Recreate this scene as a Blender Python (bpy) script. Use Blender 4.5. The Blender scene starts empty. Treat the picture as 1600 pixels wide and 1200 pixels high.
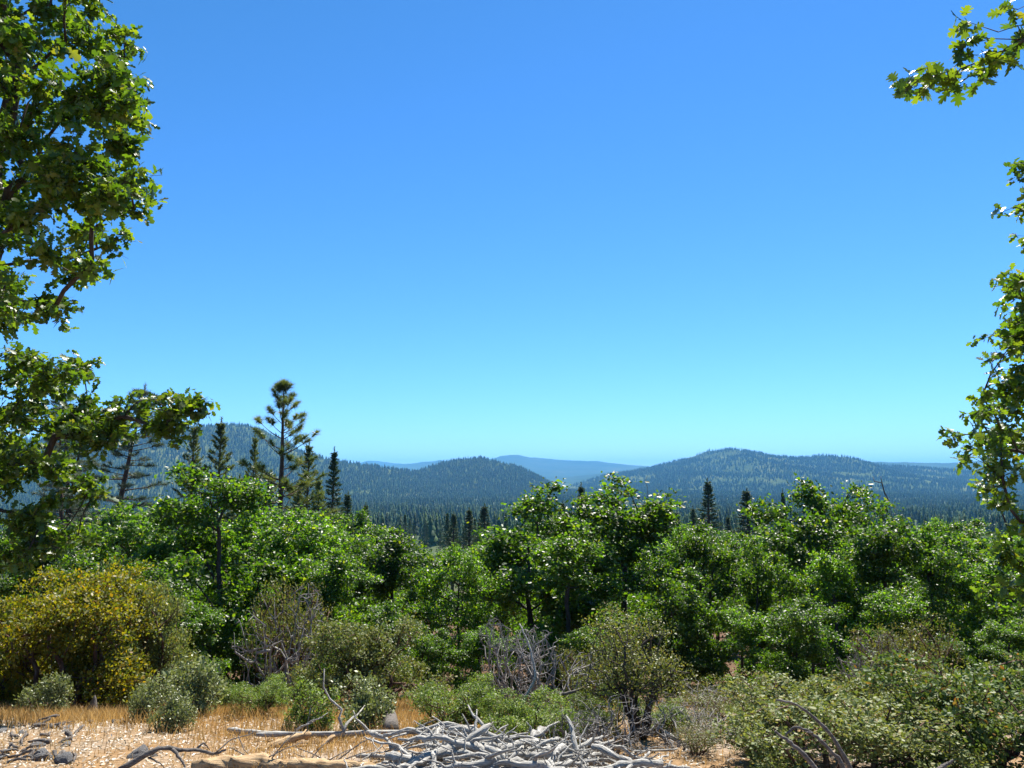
import bpy, math, random
import numpy as np
from mathutils import Vector

# ------------------------------------------------------------------ camera, sky, sun
SC = bpy.context.scene
COL = SC.collection
EYE = 1.7
PITCH = math.radians(7.0)
FPX = 1150.0                       # focal length in pixels of a 1600 px wide frame
cam_d = bpy.data.cameras.new('camera')
cam_d.sensor_width = 36.0
cam_d.lens = 36.0 * FPX / 1600.0
cam_d.clip_start = 0.05
cam_d.clip_end = 200000.0
cam = bpy.data.objects.new('camera', cam_d)
COL.objects.link(cam)
cam.location = (0, 0, EYE)
cam.rotation_euler = (math.radians(90) + PITCH, 0, 0)
SC.camera = cam

SUN_EL, SUN_AZ = math.radians(57), math.radians(22)     # azimuth to the right of the view (+Y)
world = bpy.data.worlds.new('World')
SC.world = world
world.use_nodes = True
wn, wl = world.node_tree.nodes, world.node_tree.links
wn.clear()
sky = wn.new('ShaderNodeTexSky')
sky.sky_type = 'NISHITA'
sky.sun_disc = False
sky.sun_elevation = SUN_EL
sky.sun_rotation = SUN_AZ
sky.altitude = 1200
sky.air_density = 1.0
sky.dust_density = 0.1
sky.ozone_density = 3.0
# contrast and tint of the clear sky
sc1 = wn.new('ShaderNodeVectorMath')
sc1.operation = 'SCALE'
sc1.inputs['Scale'].default_value = 1 / 7.0
spl = wn.new('ShaderNodeSeparateColor')
hs = wn.new('ShaderNodeCombineColor')
for ch, pw in ((0, 1.3), (1, 1.05), (2, 1.3)):
    mt = wn.new('ShaderNodeMath')
    mt.operation = 'POWER'
    mt.inputs[1].default_value = pw
    wl.new(spl.outputs[ch], mt.inputs[0])
    wl.new(mt.outputs[0], hs.inputs[ch])
sc2 = wn.new('ShaderNodeVectorMath')
sc2.operation = 'MULTIPLY'
sc2.inputs[1].default_value = (7 * .46, 7 * .70, 7 * 1.07)
bg = wn.new('ShaderNodeBackground')
bg.inputs['Strength'].default_value = 0.083
wo = wn.new('ShaderNodeOutputWorld')
wl.new(sky.outputs[0], sc1.inputs[0])
wl.new(sc1.outputs[0], spl.inputs['Color'])
wl.new(hs.outputs[0], sc2.inputs[0])
wl.new(sc2.outputs[0], bg.inputs['Color'])
wl.new(bg.outputs[0], wo.inputs['Surface'])

sun_d = bpy.data.lights.new('sun', 'SUN')
sun_d.energy = 5.0
sun_d.angle = math.radians(0.53)
sun_d.color = (1.0, 0.95, 0.86)
sun = bpy.data.objects.new('sun', sun_d)
COL.objects.link(sun)
sdir = Vector((math.sin(SUN_AZ) * math.cos(SUN_EL), math.cos(SUN_AZ) * math.cos(SUN_EL), math.sin(SUN_EL)))
sun.rotation_euler = sdir.to_track_quat('Z', 'Y').to_euler()
sun.location = (10, 20, 60)

SC.view_settings.view_transform = 'Standard'
SC.view_settings.look = 'None'
SC.view_settings.exposure = 1.25
SC.view_settings.gamma = 1.0
SC.render.engine = 'CYCLES'
cy = SC.cycles
cy.use_denoising = True
try:
    cy.denoiser = 'OPENIMAGEDENOISE'
    cy.denoising_input_passes = 'RGB_ALBEDO_NORMAL'
except Exception:
    pass
cy.max_bounces = 4
cy.diffuse_bounces = 1
cy.glossy_bounces = 2
cy.transmission_bounces = 4
cy.volume_bounces = 1
cy.transparent_max_bounces = 8
cy.caustics_reflective = False
cy.caustics_refractive = False
cy.sample_clamp_indirect = 6.0

# ------------------------------------------------------------------ helpers
rng = np.random.default_rng(11)


def nrm(a):
    return a / np.maximum(np.linalg.norm(a, axis=-1, keepdims=True), 1e-9)


def px(x, y, d):
    """point seen at photo pixel x, y whose forward distance is d metres"""
    cx, cyy = (x - 800) / FPX, (600 - y) / FPX
    f = math.cos(PITCH) - cyy * math.sin(PITCH)
    u = math.sin(PITCH) + cyy * math.cos(PITCH)
    k = d / f
    return np.array((cx * k, d, EYE + u * k))


GY = np.array([-4000, -60, 0, 6, 10, 13, 20, 30, 60, 120, 300, 600, 1200, 2000, 3500, 90000.])
GZ = np.array([30, 3, 0, -.65, -1.2, -1.9, -3.9, -6.4, -10.2, -16, -34, -52, -72, -90, -96, -96.])


def vnoise(x, y, seed=0):
    """cheap smooth noise in about -1..1"""
    s = seed * 1.7
    return (np.sin(x * 1.0 + 1.3 * np.sin(y * .7 + s)) * np.cos(y * 1.1 + 1.1 * np.sin(x * .8 + 2 * s) + s)
            + .5 * np.sin(x * 2.3 + y * 1.7 + 3 * s + np.sin(y * 2.9)) + .25 * np.sin(x * 5.1 - y * 4.3 + s)) / 1.75


def ground(x, y):
    x = np.asarray(x, float)
    y = np.asarray(y, float)
    r = np.sign(y) * np.sqrt(y * y + .08 * x * x)
    z = np.interp(r, GY, GZ)
    z2 = np.interp(r * 1.12 + 1.5, GY, GZ)
    z = .6 * z + .4 * z2
    R = np.hypot(x, y)
    z = z + .07 * vnoise(x * .7, y * .7) * np.clip(R / 4, 0, 1)
    z = z + np.clip((R - 25) / 100, 0, 1) * 1.2 * vnoise(x * .05, y * .05, 3)
    z = z + np.clip((R - 300) / 1500, 0, 1) * 9 * vnoise(x * .004, y * .004, 5)
    return z


def gpx(x, y):
    """where the view ray through photo pixel x, y meets the ground"""
    lo = 2.0
    for d in np.arange(2.5, 200, .05):
        p = px(x, y, d)
        if p[2] <= ground(p[0], p[1]):
            return p
    return px(x, y, 60)


def mesh(name, V, T, mat, rnd=None, smooth=False):
    V = np.ascontiguousarray(V, dtype=np.float32)
    T = np.ascontiguousarray(T, dtype=np.int32)
    me = bpy.data.meshes.new(name)
    me.vertices.add(len(V))
    me.vertices.foreach_set('co', V.ravel())
    me.loops.add(T.size)
    me.loops.foreach_set('vertex_index', T.ravel())
    me.polygons.add(len(T))
    me.polygons.foreach_set('loop_start', np.arange(len(T), dtype=np.int32) * T.shape[1])
    if smooth:
        me.polygons.foreach_set('use_smooth', np.ones(len(T), dtype=bool))
    me.update(calc_edges=True)
    if rnd is not None:
        a = me.attributes.new('rnd', 'FLOAT', 'POINT')
        a.data.foreach_set('value', np.ascontiguousarray(rnd, dtype=np.float32))
    me.materials.append(mat)
    return me


def link(name, me, parent=None, loc=(0, 0, 0), label=None, cat=None, group=None, kind=None, rz=0, sc=None):
    o = bpy.data.objects.new(name, me)
    COL.objects.link(o)
    o.location = [float(v) for v in loc]
    if rz:
        o.rotation_euler = (0, 0, rz)
    if sc is not None:
        o.scale = sc
    if parent:
        o.parent = parent
    tag(o, label, cat, group, kind)
    return o


def tag(o, label=None, cat=None, group=None, kind=None):
    for k, v in (('label', label), ('category', cat), ('group', group), ('kind', kind)):
        if v:
            o[k] = v


class Geo:
    """collects triangles"""
    def __init__(s):
        s.V, s.T, s.R, s.n = [], [], [], 0

    def add(s, V, T, r=None):
        s.V.append(V)
        s.T.append(T + s.n)
        s.R.append(np.full(len(V), rng.random()) if r is None else r)
        s.n += len(V)

    def get(s):
        return np.concatenate(s.V), np.concatenate(s.T), np.concatenate(s.R)

    def mesh(s, name, mat, smooth=False):
        V, T, R = s.get()
        return mesh(name, V, T, mat, R, smooth)


def tube(P, r, sides=6, rough=0.0):
    P = np.asarray(P, float)
    r = np.asarray(r, float)
    n = len(P)
    t = nrm(np.gradient(P, axis=0))
    m = nrm(P[-1] - P[0])
    ref = np.array((0, 0, 1.)) if abs(m[2]) < .8 else np.array((1., 0, 0))
    u = nrm(np.cross(t, ref))
    w = np.cross(t, u)
    a = np.arange(sides) * 2 * math.pi / sides
    rr = r[:, None] * (1 + rough * rng.standard_normal((n, sides)))
    V = P[:, None, :] + rr[..., None] * (np.cos(a)[None, :, None] * u[:, None, :] + np.sin(a)[None, :, None] * w[:, None, :])
    V = V.reshape(-1, 3)
    i = np.arange(n - 1)[:, None] * sides
    j = np.arange(sides)[None, :]
    k = (j + 1) % sides
    A, B, C, D = (i + j).ravel(), (i + k).ravel(), (i + sides + k).ravel(), (i + sides + j).ravel()
    T = np.concatenate([np.stack([A, C, B], 1), np.stack([A, D, C], 1)])
    if sides > 3:
        caps = []
        for base, flip in ((0, False), ((n - 1) * sides, True)):
            for q in range(1, sides - 1):
                caps.append((base, base + q, base + q + 1) if not flip else (base, base + q + 1, base + q))
        T = np.concatenate([T, np.array(caps)])
    return V, T


def grow(trunk, att, rg, kpath=.3, seg=.45, arch=.08, jit=.1, first=.35, down=.6):
    """grow branches from a trunk polyline to the attractor points"""
    att = np.asarray(att, float)
    cap = 40000
    N = np.zeros((cap, 3))
    L = np.zeros(cap)
    par = np.full(cap, -1, int)
    ntr = len(trunk)
    N[:ntr] = trunk
    for i in range(1, ntr):
        par[i] = i - 1
        L[i] = L[i - 1] + np.linalg.norm(N[i] - N[i - 1])
    pen = np.zeros(cap)
    pen[:max(1, int(ntr * first))] = 1e6
    n = ntr
    dd = np.min(np.linalg.norm(att[:, None] - N[None, max(1, int(ntr * first)):ntr], axis=2), axis=1)
    tips = []
    for q in np.argsort(dd):
        a = att[q]
        v = a - N[:n]
        dist = np.linalg.norm(v, axis=1)
        c = dist + kpath * L[:n] + pen[:n] + down * np.maximum(0, -v[:, 2])
        i = int(np.argmin(c))
        ds = dist[i]
        m = max(1, int(round(ds / seg)))
        p0, p1 = N[i].copy(), a
        ctl = (p0 + p1) / 2 + np.array((0, 0, arch * ds)) + rg.standard_normal(3) * jit * ds
        prev = i
        for s in range(1, m + 1):
            t = s / m
            p = (1 - t) ** 2 * p0 + 2 * t * (1 - t) * ctl + t * t * p1
            if s < m:
                p = p + rg.standard_normal(3) * jit * .25 * seg
            N[n] = p
            par[n] = prev
            L[n] = L[prev] + ds / m
            prev = n
            n += 1
        tips.append(prev)
    return N[:n], par[:n], np.array(tips), L[:n]


def skin(G, N, par, r0, rtip, sides=(7, 5, 3), expo=.5, rough=.04, keep=0.0, flare=True):
    n = len(N)
    w = np.zeros(n)
    haschild = np.zeros(n, bool)
    haschild[par[par >= 0]] = True
    w[~haschild] = 1
    for i in range(n - 1, 0, -1):
        w[par[i]] += w[i]
    r = np.maximum(rtip, r0 * (w / w[0]) ** expo)
    kids = [[] for _ in range(n)]
    for i in range(1, n):
        kids[par[i]].append(i)
    starts = [(None, 0)]
    while starts:
        p, i = starts.pop()
        ch = [] if p is None else [p]
        j = i
        while True:
            ch.append(j)
            if not kids[j]:
                break
            ks = sorted(kids[j], key=lambda q: -w[q])
            for q in ks[1:]:
                starts.append((j, q))
            j = ks[0]
        if len(ch) < 2:
            continue
        rad = r[ch].copy()
        if p is not None:
            rad[0] = rad[1]
            if rad[0] < keep:
                continue
        elif flare:
            rad[0] *= 1.35
        rad[-1] *= .5
        s = sides[0] if rad[0] > .06 else sides[1] if rad[0] > .018 else sides[2]
        G.add(*tube(N[ch], rad, s, rough if s > 4 else 0))
    return r, w


# leaf outlines: y along the leaf, x across, z out of the leaf's plane
def fan(pts):
    k = len(pts)
    return np.array(pts, float), np.array([(0, i, i + 1) for i in range(1, k - 1)])


def mirror(right, tip, base=(0, 0, 0), centre=None):
    L = [(-x, y, z) for x, y, z in right]
    ring = [base] + right + [tip] + L[::-1]
    if centre is None:
        return fan(ring)
    V = np.array([centre] + ring, float)
    k = len(ring)
    return V, np.array([(0, 1 + i, 1 + (i + 1) % k) for i in range(k)])


LEAF_OAK_FULL = mirror([(.03, .12, .01), (.13, .15, .03), (.19, .22, .03), (.09, .30, .01), (.22, .36, .04), (.33, .47, .05), (.28, .53, .05), (.12, .52, .01), (.25, .62, .05),
                        (.35, .74, .05), (.29, .80, .04), (.12, .74, 0), (.17, .88, -.02), (.15, .97, -.03), (.06, .93, -.03)], (0, 1.04, -.08), centre=(0, .5, -.03))
LEAF_OAK = mirror([(.22, .2, .03), (.12, .33, .01), (.38, .55, .05), (.18, .66, 0), (.25, .88, -.03)], (0, 1.03, -.08), centre=(0, .5, -.02))
LEAF_MID = fan([(0, 0, 0), (.33, .42, .05), (.27, .82, -.02), (0, 1.02, -.1), (-.27, .82, -.02), (-.33, .42, .05)])
LEAF_OVAL = fan([(0, 0, 0), (.27, .4, .04), (.2, .8, .03), (0, 1, 0), (-.2, .8, .03), (-.27, .4, .04)])
LEAF_QUAD = fan([(0, 0, 0), (.28, .5, .04), (0, 1, 0), (-.28, .5, .04)])


def scatter(G, P, size, tmpl, rg, out=None, up=.7, outw=.3, rand=.7, droop=.25, tipout=.6):
    """leaves at P; normals lean up and outward; tips point outward and a little down"""
    n = len(P)
    out = np.zeros((n, 3)) if out is None else out
    nv = nrm(np.array((0, 0, up)) + outw * out + rand * rg.standard_normal((n, 3)))
    tv = tipout * out + np.array((0, 0, -droop)) + .7 * rg.standard_normal((n, 3))
    tv = nrm(tv - nv * np.sum(tv * nv, 1, keepdims=True))
    bv = np.cross(tv, nv)
    V0, T0 = tmpl
    s = (size * np.exp(.22 * rg.standard_normal(n)))[:, None, None]
    V = P[:, None, :] + s * (V0[None, :, 0:1] * bv[:, None] + V0[None, :, 1:2] * tv[:, None] + V0[None, :, 2:3] * nv[:, None])
    T = (T0[None] + (np.arange(n) * len(V0))[:, None, None]).reshape(-1, 3)
    G.add(V.reshape(-1, 3), T, np.repeat(rg.random(n), len(V0)))


# ------------------------------------------------------------------ materials
def new_mat(name):
    m = bpy.data.materials.new(name)
    m.use_nodes = True
    nt = m.node_tree
    nt.nodes.clear()
    out = nt.nodes.new('ShaderNodeOutputMaterial')
    return m, nt.nodes, nt.links, out


def ramp(nd, cols):
    r = nd.new('ShaderNodeValToRGB')
    e = r.color_ramp.elements
    while len(e) > 1:
        e.remove(e[-1])
    e[0].position, e[0].color = cols[0][0], (*cols[0][1], 1)
    for p, c in cols[1:]:
        x = e.new(p)
        x.color = (*c, 1)
    return r


def leaf_mat(name, cols, trans=(1.9, 2.1, .9), tmix=.5, rough=.38, objvar=.18, spec=.5):
    """cols: ramp over the per-leaf random value"""
    m, nd, lk, out = new_mat(name)
    at = nd.new('ShaderNodeAttribute')
    at.attribute_name = 'rnd'
    r = ramp(nd, cols)
    lk.new(at.outputs['Fac'], r.inputs['Fac'])
    oi = nd.new('ShaderNodeObjectInfo')
    mr = nd.new('ShaderNodeMapRange')
    mr.inputs['To Min'].default_value = 1 - objvar
    mr.inputs['To Max'].default_value = 1 + objvar
    lk.new(oi.outputs['Random'], mr.inputs['Value'])
    hv = nd.new('ShaderNodeHueSaturation')
    lk.new(mr.outputs[0], hv.inputs['Value'])
    lk.new(r.outputs['Color'], hv.inputs['Color'])
    p = nd.new('ShaderNodeBsdfPrincipled')
    p.inputs['Roughness'].default_value = rough
    p.inputs['Specular IOR Level'].default_value = spec
    lk.new(hv.outputs[0], p.inputs['Base Color'])
    mul = nd.new('ShaderNodeMix')
    mul.data_type = 'RGBA'
    mul.blend_type = 'MULTIPLY'
    mul.inputs[0].default_value = 1
    mul.inputs[7].default_value = (*trans, 1)
    lk.new(hv.outputs[0], mul.inputs[6])
    t = nd.new('ShaderNodeBsdfTranslucent')
    lk.new(mul.outputs[2], t.inputs['Color'])
    mx = nd.new('ShaderNodeMixShader')
    mx.inputs[0].default_value = tmix
    lk.new(p.outputs[0], mx.inputs[1])
    lk.new(t.outputs[0], mx.inputs[2])
    lk.new(mx.outputs[0], out.inputs['Surface'])
    return m


def bark_mat(name, c1, c2, scale=(6, 6, 1.2), bump=.6, rough=.9, detail=6, c3=None):
    m, nd, lk, out = new_mat(name)
    tc = nd.new('ShaderNodeTexCoord')
    mp = nd.new('ShaderNodeMapping')
    mp.inputs['Scale'].default_value = scale
    lk.new(tc.outputs['Object'], mp.inputs['Vector'])
    n = nd.new('ShaderNodeTexNoise')
    n.inputs['Scale'].default_value = 4
    n.inputs['Detail'].default_value = detail
    n.inputs['Roughness'].default_value = .65
    lk.new(mp.outputs[0], n.inputs['Vector'])
    cols = [(.3, c1), (.7, c2)] if c3 is None else [(.3, c1), (.55, c2), (.72, c3)]
    r = ramp(nd, cols)
    lk.new(n.outputs['Fac'], r.inputs['Fac'])
    p = nd.new('ShaderNodeBsdfPrincipled')
    p.inputs['Roughness'].default_value = rough
    p.inputs['Specular IOR Level'].default_value = .25
    lk.new(r.outputs['Color'], p.inputs['Base Color'])
    b = nd.new('ShaderNodeBump')
    b.inputs['Strength'].default_value = bump
    b.inputs['Distance'].default_value = .02
    lk.new(n.outputs['Fac'], b.inputs['Height'])
    lk.new(b.outputs[0], p.inputs['Normal'])
    lk.new(p.outputs[0], out.inputs['Surface'])
    return m


M = {}
M['oak'] = leaf_mat('oak_leaf', [(0, (.028, .06, .01)), (.4, (.052, .105, .015)), (.85, (.10, .165, .02)), (1, (.16, .165, .03))], trans=(2.2, 2.5, .4), rough=.42, objvar=.32)
M['oak_near'] = leaf_mat('oak_leaf_near', [(0, (.03, .065, .01)), (.55, (.068, .12, .015)), (.95, (.125, .17, .02)), (1, (.16, .15, .03))], trans=(2.1, 2.2, .5), tmix=.43, rough=.36)
M['manz'] = leaf_mat('manzanita_leaf', [(0, (.10, .14, .04)), (.6, (.19, .225, .07)), (.92, (.26, .26, .09)), (1, (.26, .18, .06))], trans=(1.3, 1.3, .5), tmix=.35, rough=.55, spec=.35)
M['manz_green'] = leaf_mat('manzanita_leaf_fresh', [(0, (.085, .14, .03)), (.6, (.14, .20, .045)), (1, (.22, .24, .055))], trans=(1.5, 1.6, .5), tmix=.38, rough=.5, spec=.35)
M['yellow'] = leaf_mat('yellowing_leaf', [(0, (.08, .125, .015)), (.45, (.17, .18, .018)), (.9, (.27, .225, .018)), (1, (.27, .15, .02))], trans=(2.0, 1.9, .4), tmix=.45, rough=.5)
M['rusty'] = leaf_mat('rust_tipped_leaf', [(0, (.07, .12, .03)), (.7, (.125, .175, .045)), (.93, (.19, .20, .05)), (1, (.30, .13, .04))], trans=(1.3, 1.3, .5), tmix=.35, rough=.55, spec=.35)
M['olive'] = leaf_mat('olive_leaf', [(0, (.085, .115, .025)), (.6, (.15, .17, .035)), (1, (.22, .18, .06))], trans=(1.4, 1.4, .5), tmix=.35, rough=.5)
M['sage'] = leaf_mat('grey_green_leaf', [(0, (.13, .155, .06)), (.7, (.20, .225, .095)), (1, (.25, .26, .11))], trans=(1.2, 1.3, .6), tmix=.3, rough=.45)
M['needle'] = leaf_mat('pine_needle', [(0, (.065, .095, .025)), (.6, (.11, .14, .04)), (1, (.15, .17, .055))], trans=(1.5, 1.5, .6), tmix=.4, rough=.4)
M['needle_dark'] = leaf_mat('fir_needle', [(0, (.03, .06, .022)), (.6, (.05, .09, .03)), (1, (.075, .115, .04))], trans=(1.2, 1.3, .6), tmix=.25, rough=.5)
M['needle_grey'] = leaf_mat('grey_pine_needle', [(0, (.07, .10, .06)), (.6, (.10, .14, .085)), (1, (.14, .17, .11))], trans=(1.2, 1.2, .8), tmix=.3, rough=.5)
M['needle_far'] = leaf_mat('far_needle', [(0, (.02, .045, .018)), (.6, (.035, .07, .022)), (1, (.06, .10, .03))], tmix=.15, rough=.7, objvar=.5, spec=.1)
M['bark'] = bark_mat('oak_bark', (.022, .018, .015), (.085, .07, .058))
M['pine_bark'] = bark_mat('pine_bark', (.03, .02, .015), (.12, .075, .05))
M['manz_bark'] = bark_mat('manzanita_bark', (.03, .018, .014), (.12, .065, .045), c3=(.25, .22, .2))
M['grey_twig'] = bark_mat('grey_twig_bark', (.10, .09, .085), (.34, .32, .30), scale=(8, 8, 8))
M['bleached'] = bark_mat('bleached_wood', (.10, .09, .078), (.44, .42, .38), scale=(1.5, 24, 24), bump=1.0, c3=(.68, .66, .62), rough=.75)
M['dark_wood'] = bark_mat('dark_dead_wood', (.045, .038, .032), (.22, .195, .175), scale=(1.5, 14, 14), bump=.8)
M['tan_wood'] = bark_mat('tan_split_wood', (.20, .11, .05), (.52, .36, .20), scale=(1.2, 18, 18), bump=1.0, c3=(.62, .48, .30))
M['rock'] = bark_mat('stone', (.03, .03, .032), (.17, .165, .16), scale=(4, 4, 4), bump=.9, c3=(.40, .39, .375))
M['litter'] = leaf_mat('litter_chip', [(0, (.12, .09, .06)), (.35, (.34, .27, .19)), (.7, (.52, .46, .38)), (1, (.66, .63, .58))], tmix=.05, rough=.8, objvar=0, spec=.2)
M['straw'] = leaf_mat('dry_grass_blade', [(0, (.27, .16, .05)), (.5, (.43, .27, .09)), (1, (.58, .42, .19))], trans=(1.1, 1.0, .8), tmix=.4, rough=.6, objvar=0, spec=.3)


def ground_mat():
    m, nd, lk, out = new_mat('ground_soil')
    tc = nd.new('ShaderNodeTexCoord')
    n1 = nd.new('ShaderNodeTexNoise')
    n1.inputs['Scale'].default_value = .55
    n1.inputs['Detail'].default_value = 5
    n2 = nd.new('ShaderNodeTexNoise')
    n2.inputs['Scale'].default_value = 14
    n2.inputs['Detail'].default_value = 8
    n2.inputs['Roughness'].default_value = .75
    for n in (n1, n2):
        lk.new(tc.outputs['Object'], n.inputs['Vector'])
    r1 = ramp(nd, [(.38, (.29, .18, .085)), (.5, (.32, .235, .15)), (.62, (.34, .28, .22))])
    lk.new(n1.outputs['Fac'], r1.inputs['Fac'])
    r2 = ramp(nd, [(.3, (.35, .3, .27)), (.5, (.85, .82, .8)), (.7, (1.25, 1.22, 1.2))])
    lk.new(n2.outputs['Fac'], r2.inputs['Fac'])
    mul = nd.new('ShaderNodeMix')
    mul.data_type = 'RGBA'
    mul.blend_type = 'MULTIPLY'
    mul.inputs[0].default_value = 1
    lk.new(r1.outputs[0], mul.inputs[6])
    lk.new(r2.outputs[0], mul.inputs[7])
    # beyond the clearing the soil is brown leaf duff, then valley scrub
    sp = nd.new('ShaderNodeSeparateXYZ')
    lk.new(tc.outputs['Object'], sp.inputs[0])
    mr = nd.new('ShaderNodeMapRange')
    mr.inputs['From Min'].default_value = 12
    mr.inputs['From Max'].default_value = 16
    lk.new(sp.outputs['Y'], mr.inputs['Value'])
    mr2 = nd.new('ShaderNodeMapRange')
    mr2.inputs['From Min'].default_value = 60
    mr2.inputs['From Max'].default_value = 160
    lk.new(sp.outputs['Y'], mr2.inputs['Value'])
    mx = nd.new('ShaderNodeMix')
    mx.data_type = 'RGBA'
    lk.new(mr.outputs[0], mx.inputs[0])
    lk.new(mul.outputs[2], mx.inputs[6])
    mx.inputs[7].default_value = (.11, .065, .04, 1)
    mx2 = nd.new('ShaderNodeMix')
    mx2.data_type = 'RGBA'
    lk.new(mr2.outputs[0], mx2.inputs[0])
    lk.new(mx.outputs[2], mx2.inputs[6])
    mx2.inputs[7].default_value = (.055, .075, .03, 1)
    p = nd.new('ShaderNodeBsdfPrincipled')
    p.inputs['Roughness'].default_value = .95
    p.inputs['Specular IOR Level'].default_value = .1
    lk.new(mx2.outputs[2], p.inputs['Base Color'])
    b = nd.new('ShaderNodeBump')
    b.inputs['Strength'].default_value = .7
    b.inputs['Distance'].default_value = .03
    lk.new(n2.outputs['Fac'], b.inputs['Height'])
    lk.new(b.outputs[0], p.inputs['Normal'])
    lk.new(p.outputs[0], out.inputs['Surface'])
    return m


def hill_mat(name, scale, c1, c2, c3):
    m, nd, lk, out = new_mat(name)
    tc = nd.new('ShaderNodeTexCoord')
    n1 = nd.new('ShaderNodeTexNoise')
    n1.inputs['Scale'].default_value = scale
    n1.inputs['Detail'].default_value = 9
    n1.inputs['Roughness'].default_value = .68
    lk.new(tc.outputs['Object'], n1.inputs['Vector'])
    r = ramp(nd, [(.36, c1), (.56, c2), (.68, c3)])
    lk.new(n1.outputs['Fac'], r.inputs['Fac'])
    p = nd.new('ShaderNodeBsdfPrincipled')
    p.inputs['Roughness'].default_value = 1
    p.inputs['Specular IOR Level'].default_value = 0
    lk.new(r.outputs[0], p.inputs['Base Color'])
    lk.new(p.outputs[0], out.inputs['Surface'])
    return m


# ------------------------------------------------------------------ terrain
def grid_mesh(name, X, Y, Z, mat):
    a, b = X.shape
    V = np.stack([X, Y, Z], -1).reshape(-1, 3)
    i = np.arange(a - 1)[:, None] * b + np.arange(b - 1)[None]
    A, B, C, D = i.ravel(), (i + 1).ravel(), (i + b + 1).ravel(), (i + b).ravel()
    return mesh(name, V, np.concatenate([np.stack([A, B, C], 1), np.stack([A, C, D], 1)]), mat, smooth=True)


rad = np.concatenate([[.05], np.geomspace(.6, 23000, 280)])
ang = np.concatenate([np.linspace(-42, 42, 260), np.linspace(42, 318, 90)[1:]]) * math.pi / 180
RR, AA = np.meshgrid(rad, ang, indexing='ij')
X, Y = RR * np.sin(AA), RR * np.cos(AA)
link('ground', grid_mesh('ground', X, Y, ground(X, Y), ground_mat()), kind='structure')

HILLS = {}


def hill(name, prof, D, front, back, label, mat, amp=.16, seed=1, nx=260, ny=120, fs=.0022):
    """prof: photo pixels of the crest line, standing at distance D"""
    pr = np.array([px(x, y, D) for x, y in prof])
    xs = np.linspace(pr[0, 0], pr[-1, 0], nx)
    crest = np.interp(xs, pr[:, 0], pr[:, 2])
    k = np.ones(3) / 3
    crest = np.convolve(np.pad(crest, 1, mode='edge'), k, mode='valid')
    crest = crest + (crest + 112) * .022 * (vnoise(xs * fs * 6, xs * 0, seed) + .6 * vnoise(xs * fs * 17, xs * 0, seed + 1))
    v = np.concatenate([np.linspace(-1, 0, ny), np.linspace(0, 1, ny // 3)[1:]])
    XX = np.repeat(xs[None], len(v), 0)
    VV = np.repeat(v[:, None], nx, 1)
    YY = D + np.where(VV < 0, VV * front, VV * back)
    base = -112.0
    shape = np.where(VV < 0, np.clip(1 + VV, 0, 1) ** 1.35, np.cos(np.clip(VV, 0, 1) * math.pi / 2) ** 1.2)
    # spurs and gullies run down the slope
    sp = vnoise(XX * fs + .5 * vnoise(YY * fs * .6, XX * fs, seed), YY * fs * .35, seed) + .5 * vnoise(XX * fs * 2.7, YY * fs * 1.3, seed + 2)
    H = crest[None] - base
    ZZ = base + H * shape * (1 + amp * sp * np.sin(np.clip(1 - np.abs(VV), 0, 1) * math.pi))
    ZZ = np.maximum(ZZ, base)
    YY = YY + vnoise(XX * fs * .8, VV * 2, seed + 4) * front * .06
    me = grid_mesh(name, XX, YY, ZZ, mat)
    link(name, me, kind='structure')
    HILLS[name] = (XX, YY, ZZ)


hm_near = hill_mat('forest_floor', .004, (.035, .055, .02), (.07, .09, .03), (.16, .16, .06))
hm_far = hill_mat('far_forest', .0016, (.03, .05, .022), (.05, .07, .03), (.10, .11, .05))
hill('hill_far_peak', [(380, 745), (500, 730), (555, 725), (578, 719), (600, 722), (640, 726), (700, 722), (760, 726), (900, 728), (1100, 735), (1300, 745)], 17500, 3000, 3000, '', hm_far, amp=.08, seed=8, nx=160, ny=50, fs=.0009)
hill('hill_far_range', [(480, 748), (560, 734), (610, 727), (655, 723), (690, 719), (720, 722), (765, 717), (800, 710), (830, 714), (880, 719), (930, 721), (985, 727), (1050, 732), (1200, 738), (1400, 745)], 14500, 5000, 4000, '', hm_far, amp=.14, seed=6, nx=220, ny=80, fs=.0012)
hill('hill_back_spur', [(820, 752), (870, 747), (920, 742), (1000, 733), (1100, 730), (1300, 722), (1400, 722), (1500, 724), (1560, 719), (1700, 726), (1900, 740)], 9500, 3500, 3000, '', hm_far, amp=.14, seed=12, nx=220, ny=80, fs=.0014)
hill('hill_right_ridge', [(840, 775), (900, 762), (940, 748), (1000, 736), (1050, 727), (1095, 717), (1120, 708), (1150, 702), (1175, 707), (1215, 715), (1260, 717), (1290, 711), (1320, 722), (1370, 727), (1450, 733), (1550, 740), (1700, 745), (1900, 760)], 5600, 2300, 1800, '', hm_near, amp=.36, seed=3)
hill('hill_middle_knoll', [(540, 778), (600, 756), (650, 738), (690, 724), (720, 718), (750, 717), (780, 722), (815, 732), (845, 748), (870, 762), (900, 778)], 4200, 1300, 1100, '', hm_near, amp=.25, seed=5, nx=140, ny=90)
hill('hill_left_ridge', [(-350, 700), (-100, 690), (60, 688), (150, 690), (215, 684), (260, 682), (320, 668), (370, 671), (410, 683), (460, 708), (520, 721), (580, 729), (640, 738), (700, 752), (780, 770), (860, 785)], 3900, 1700, 1500, '', hm_near, amp=.32, seed=2)

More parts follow.
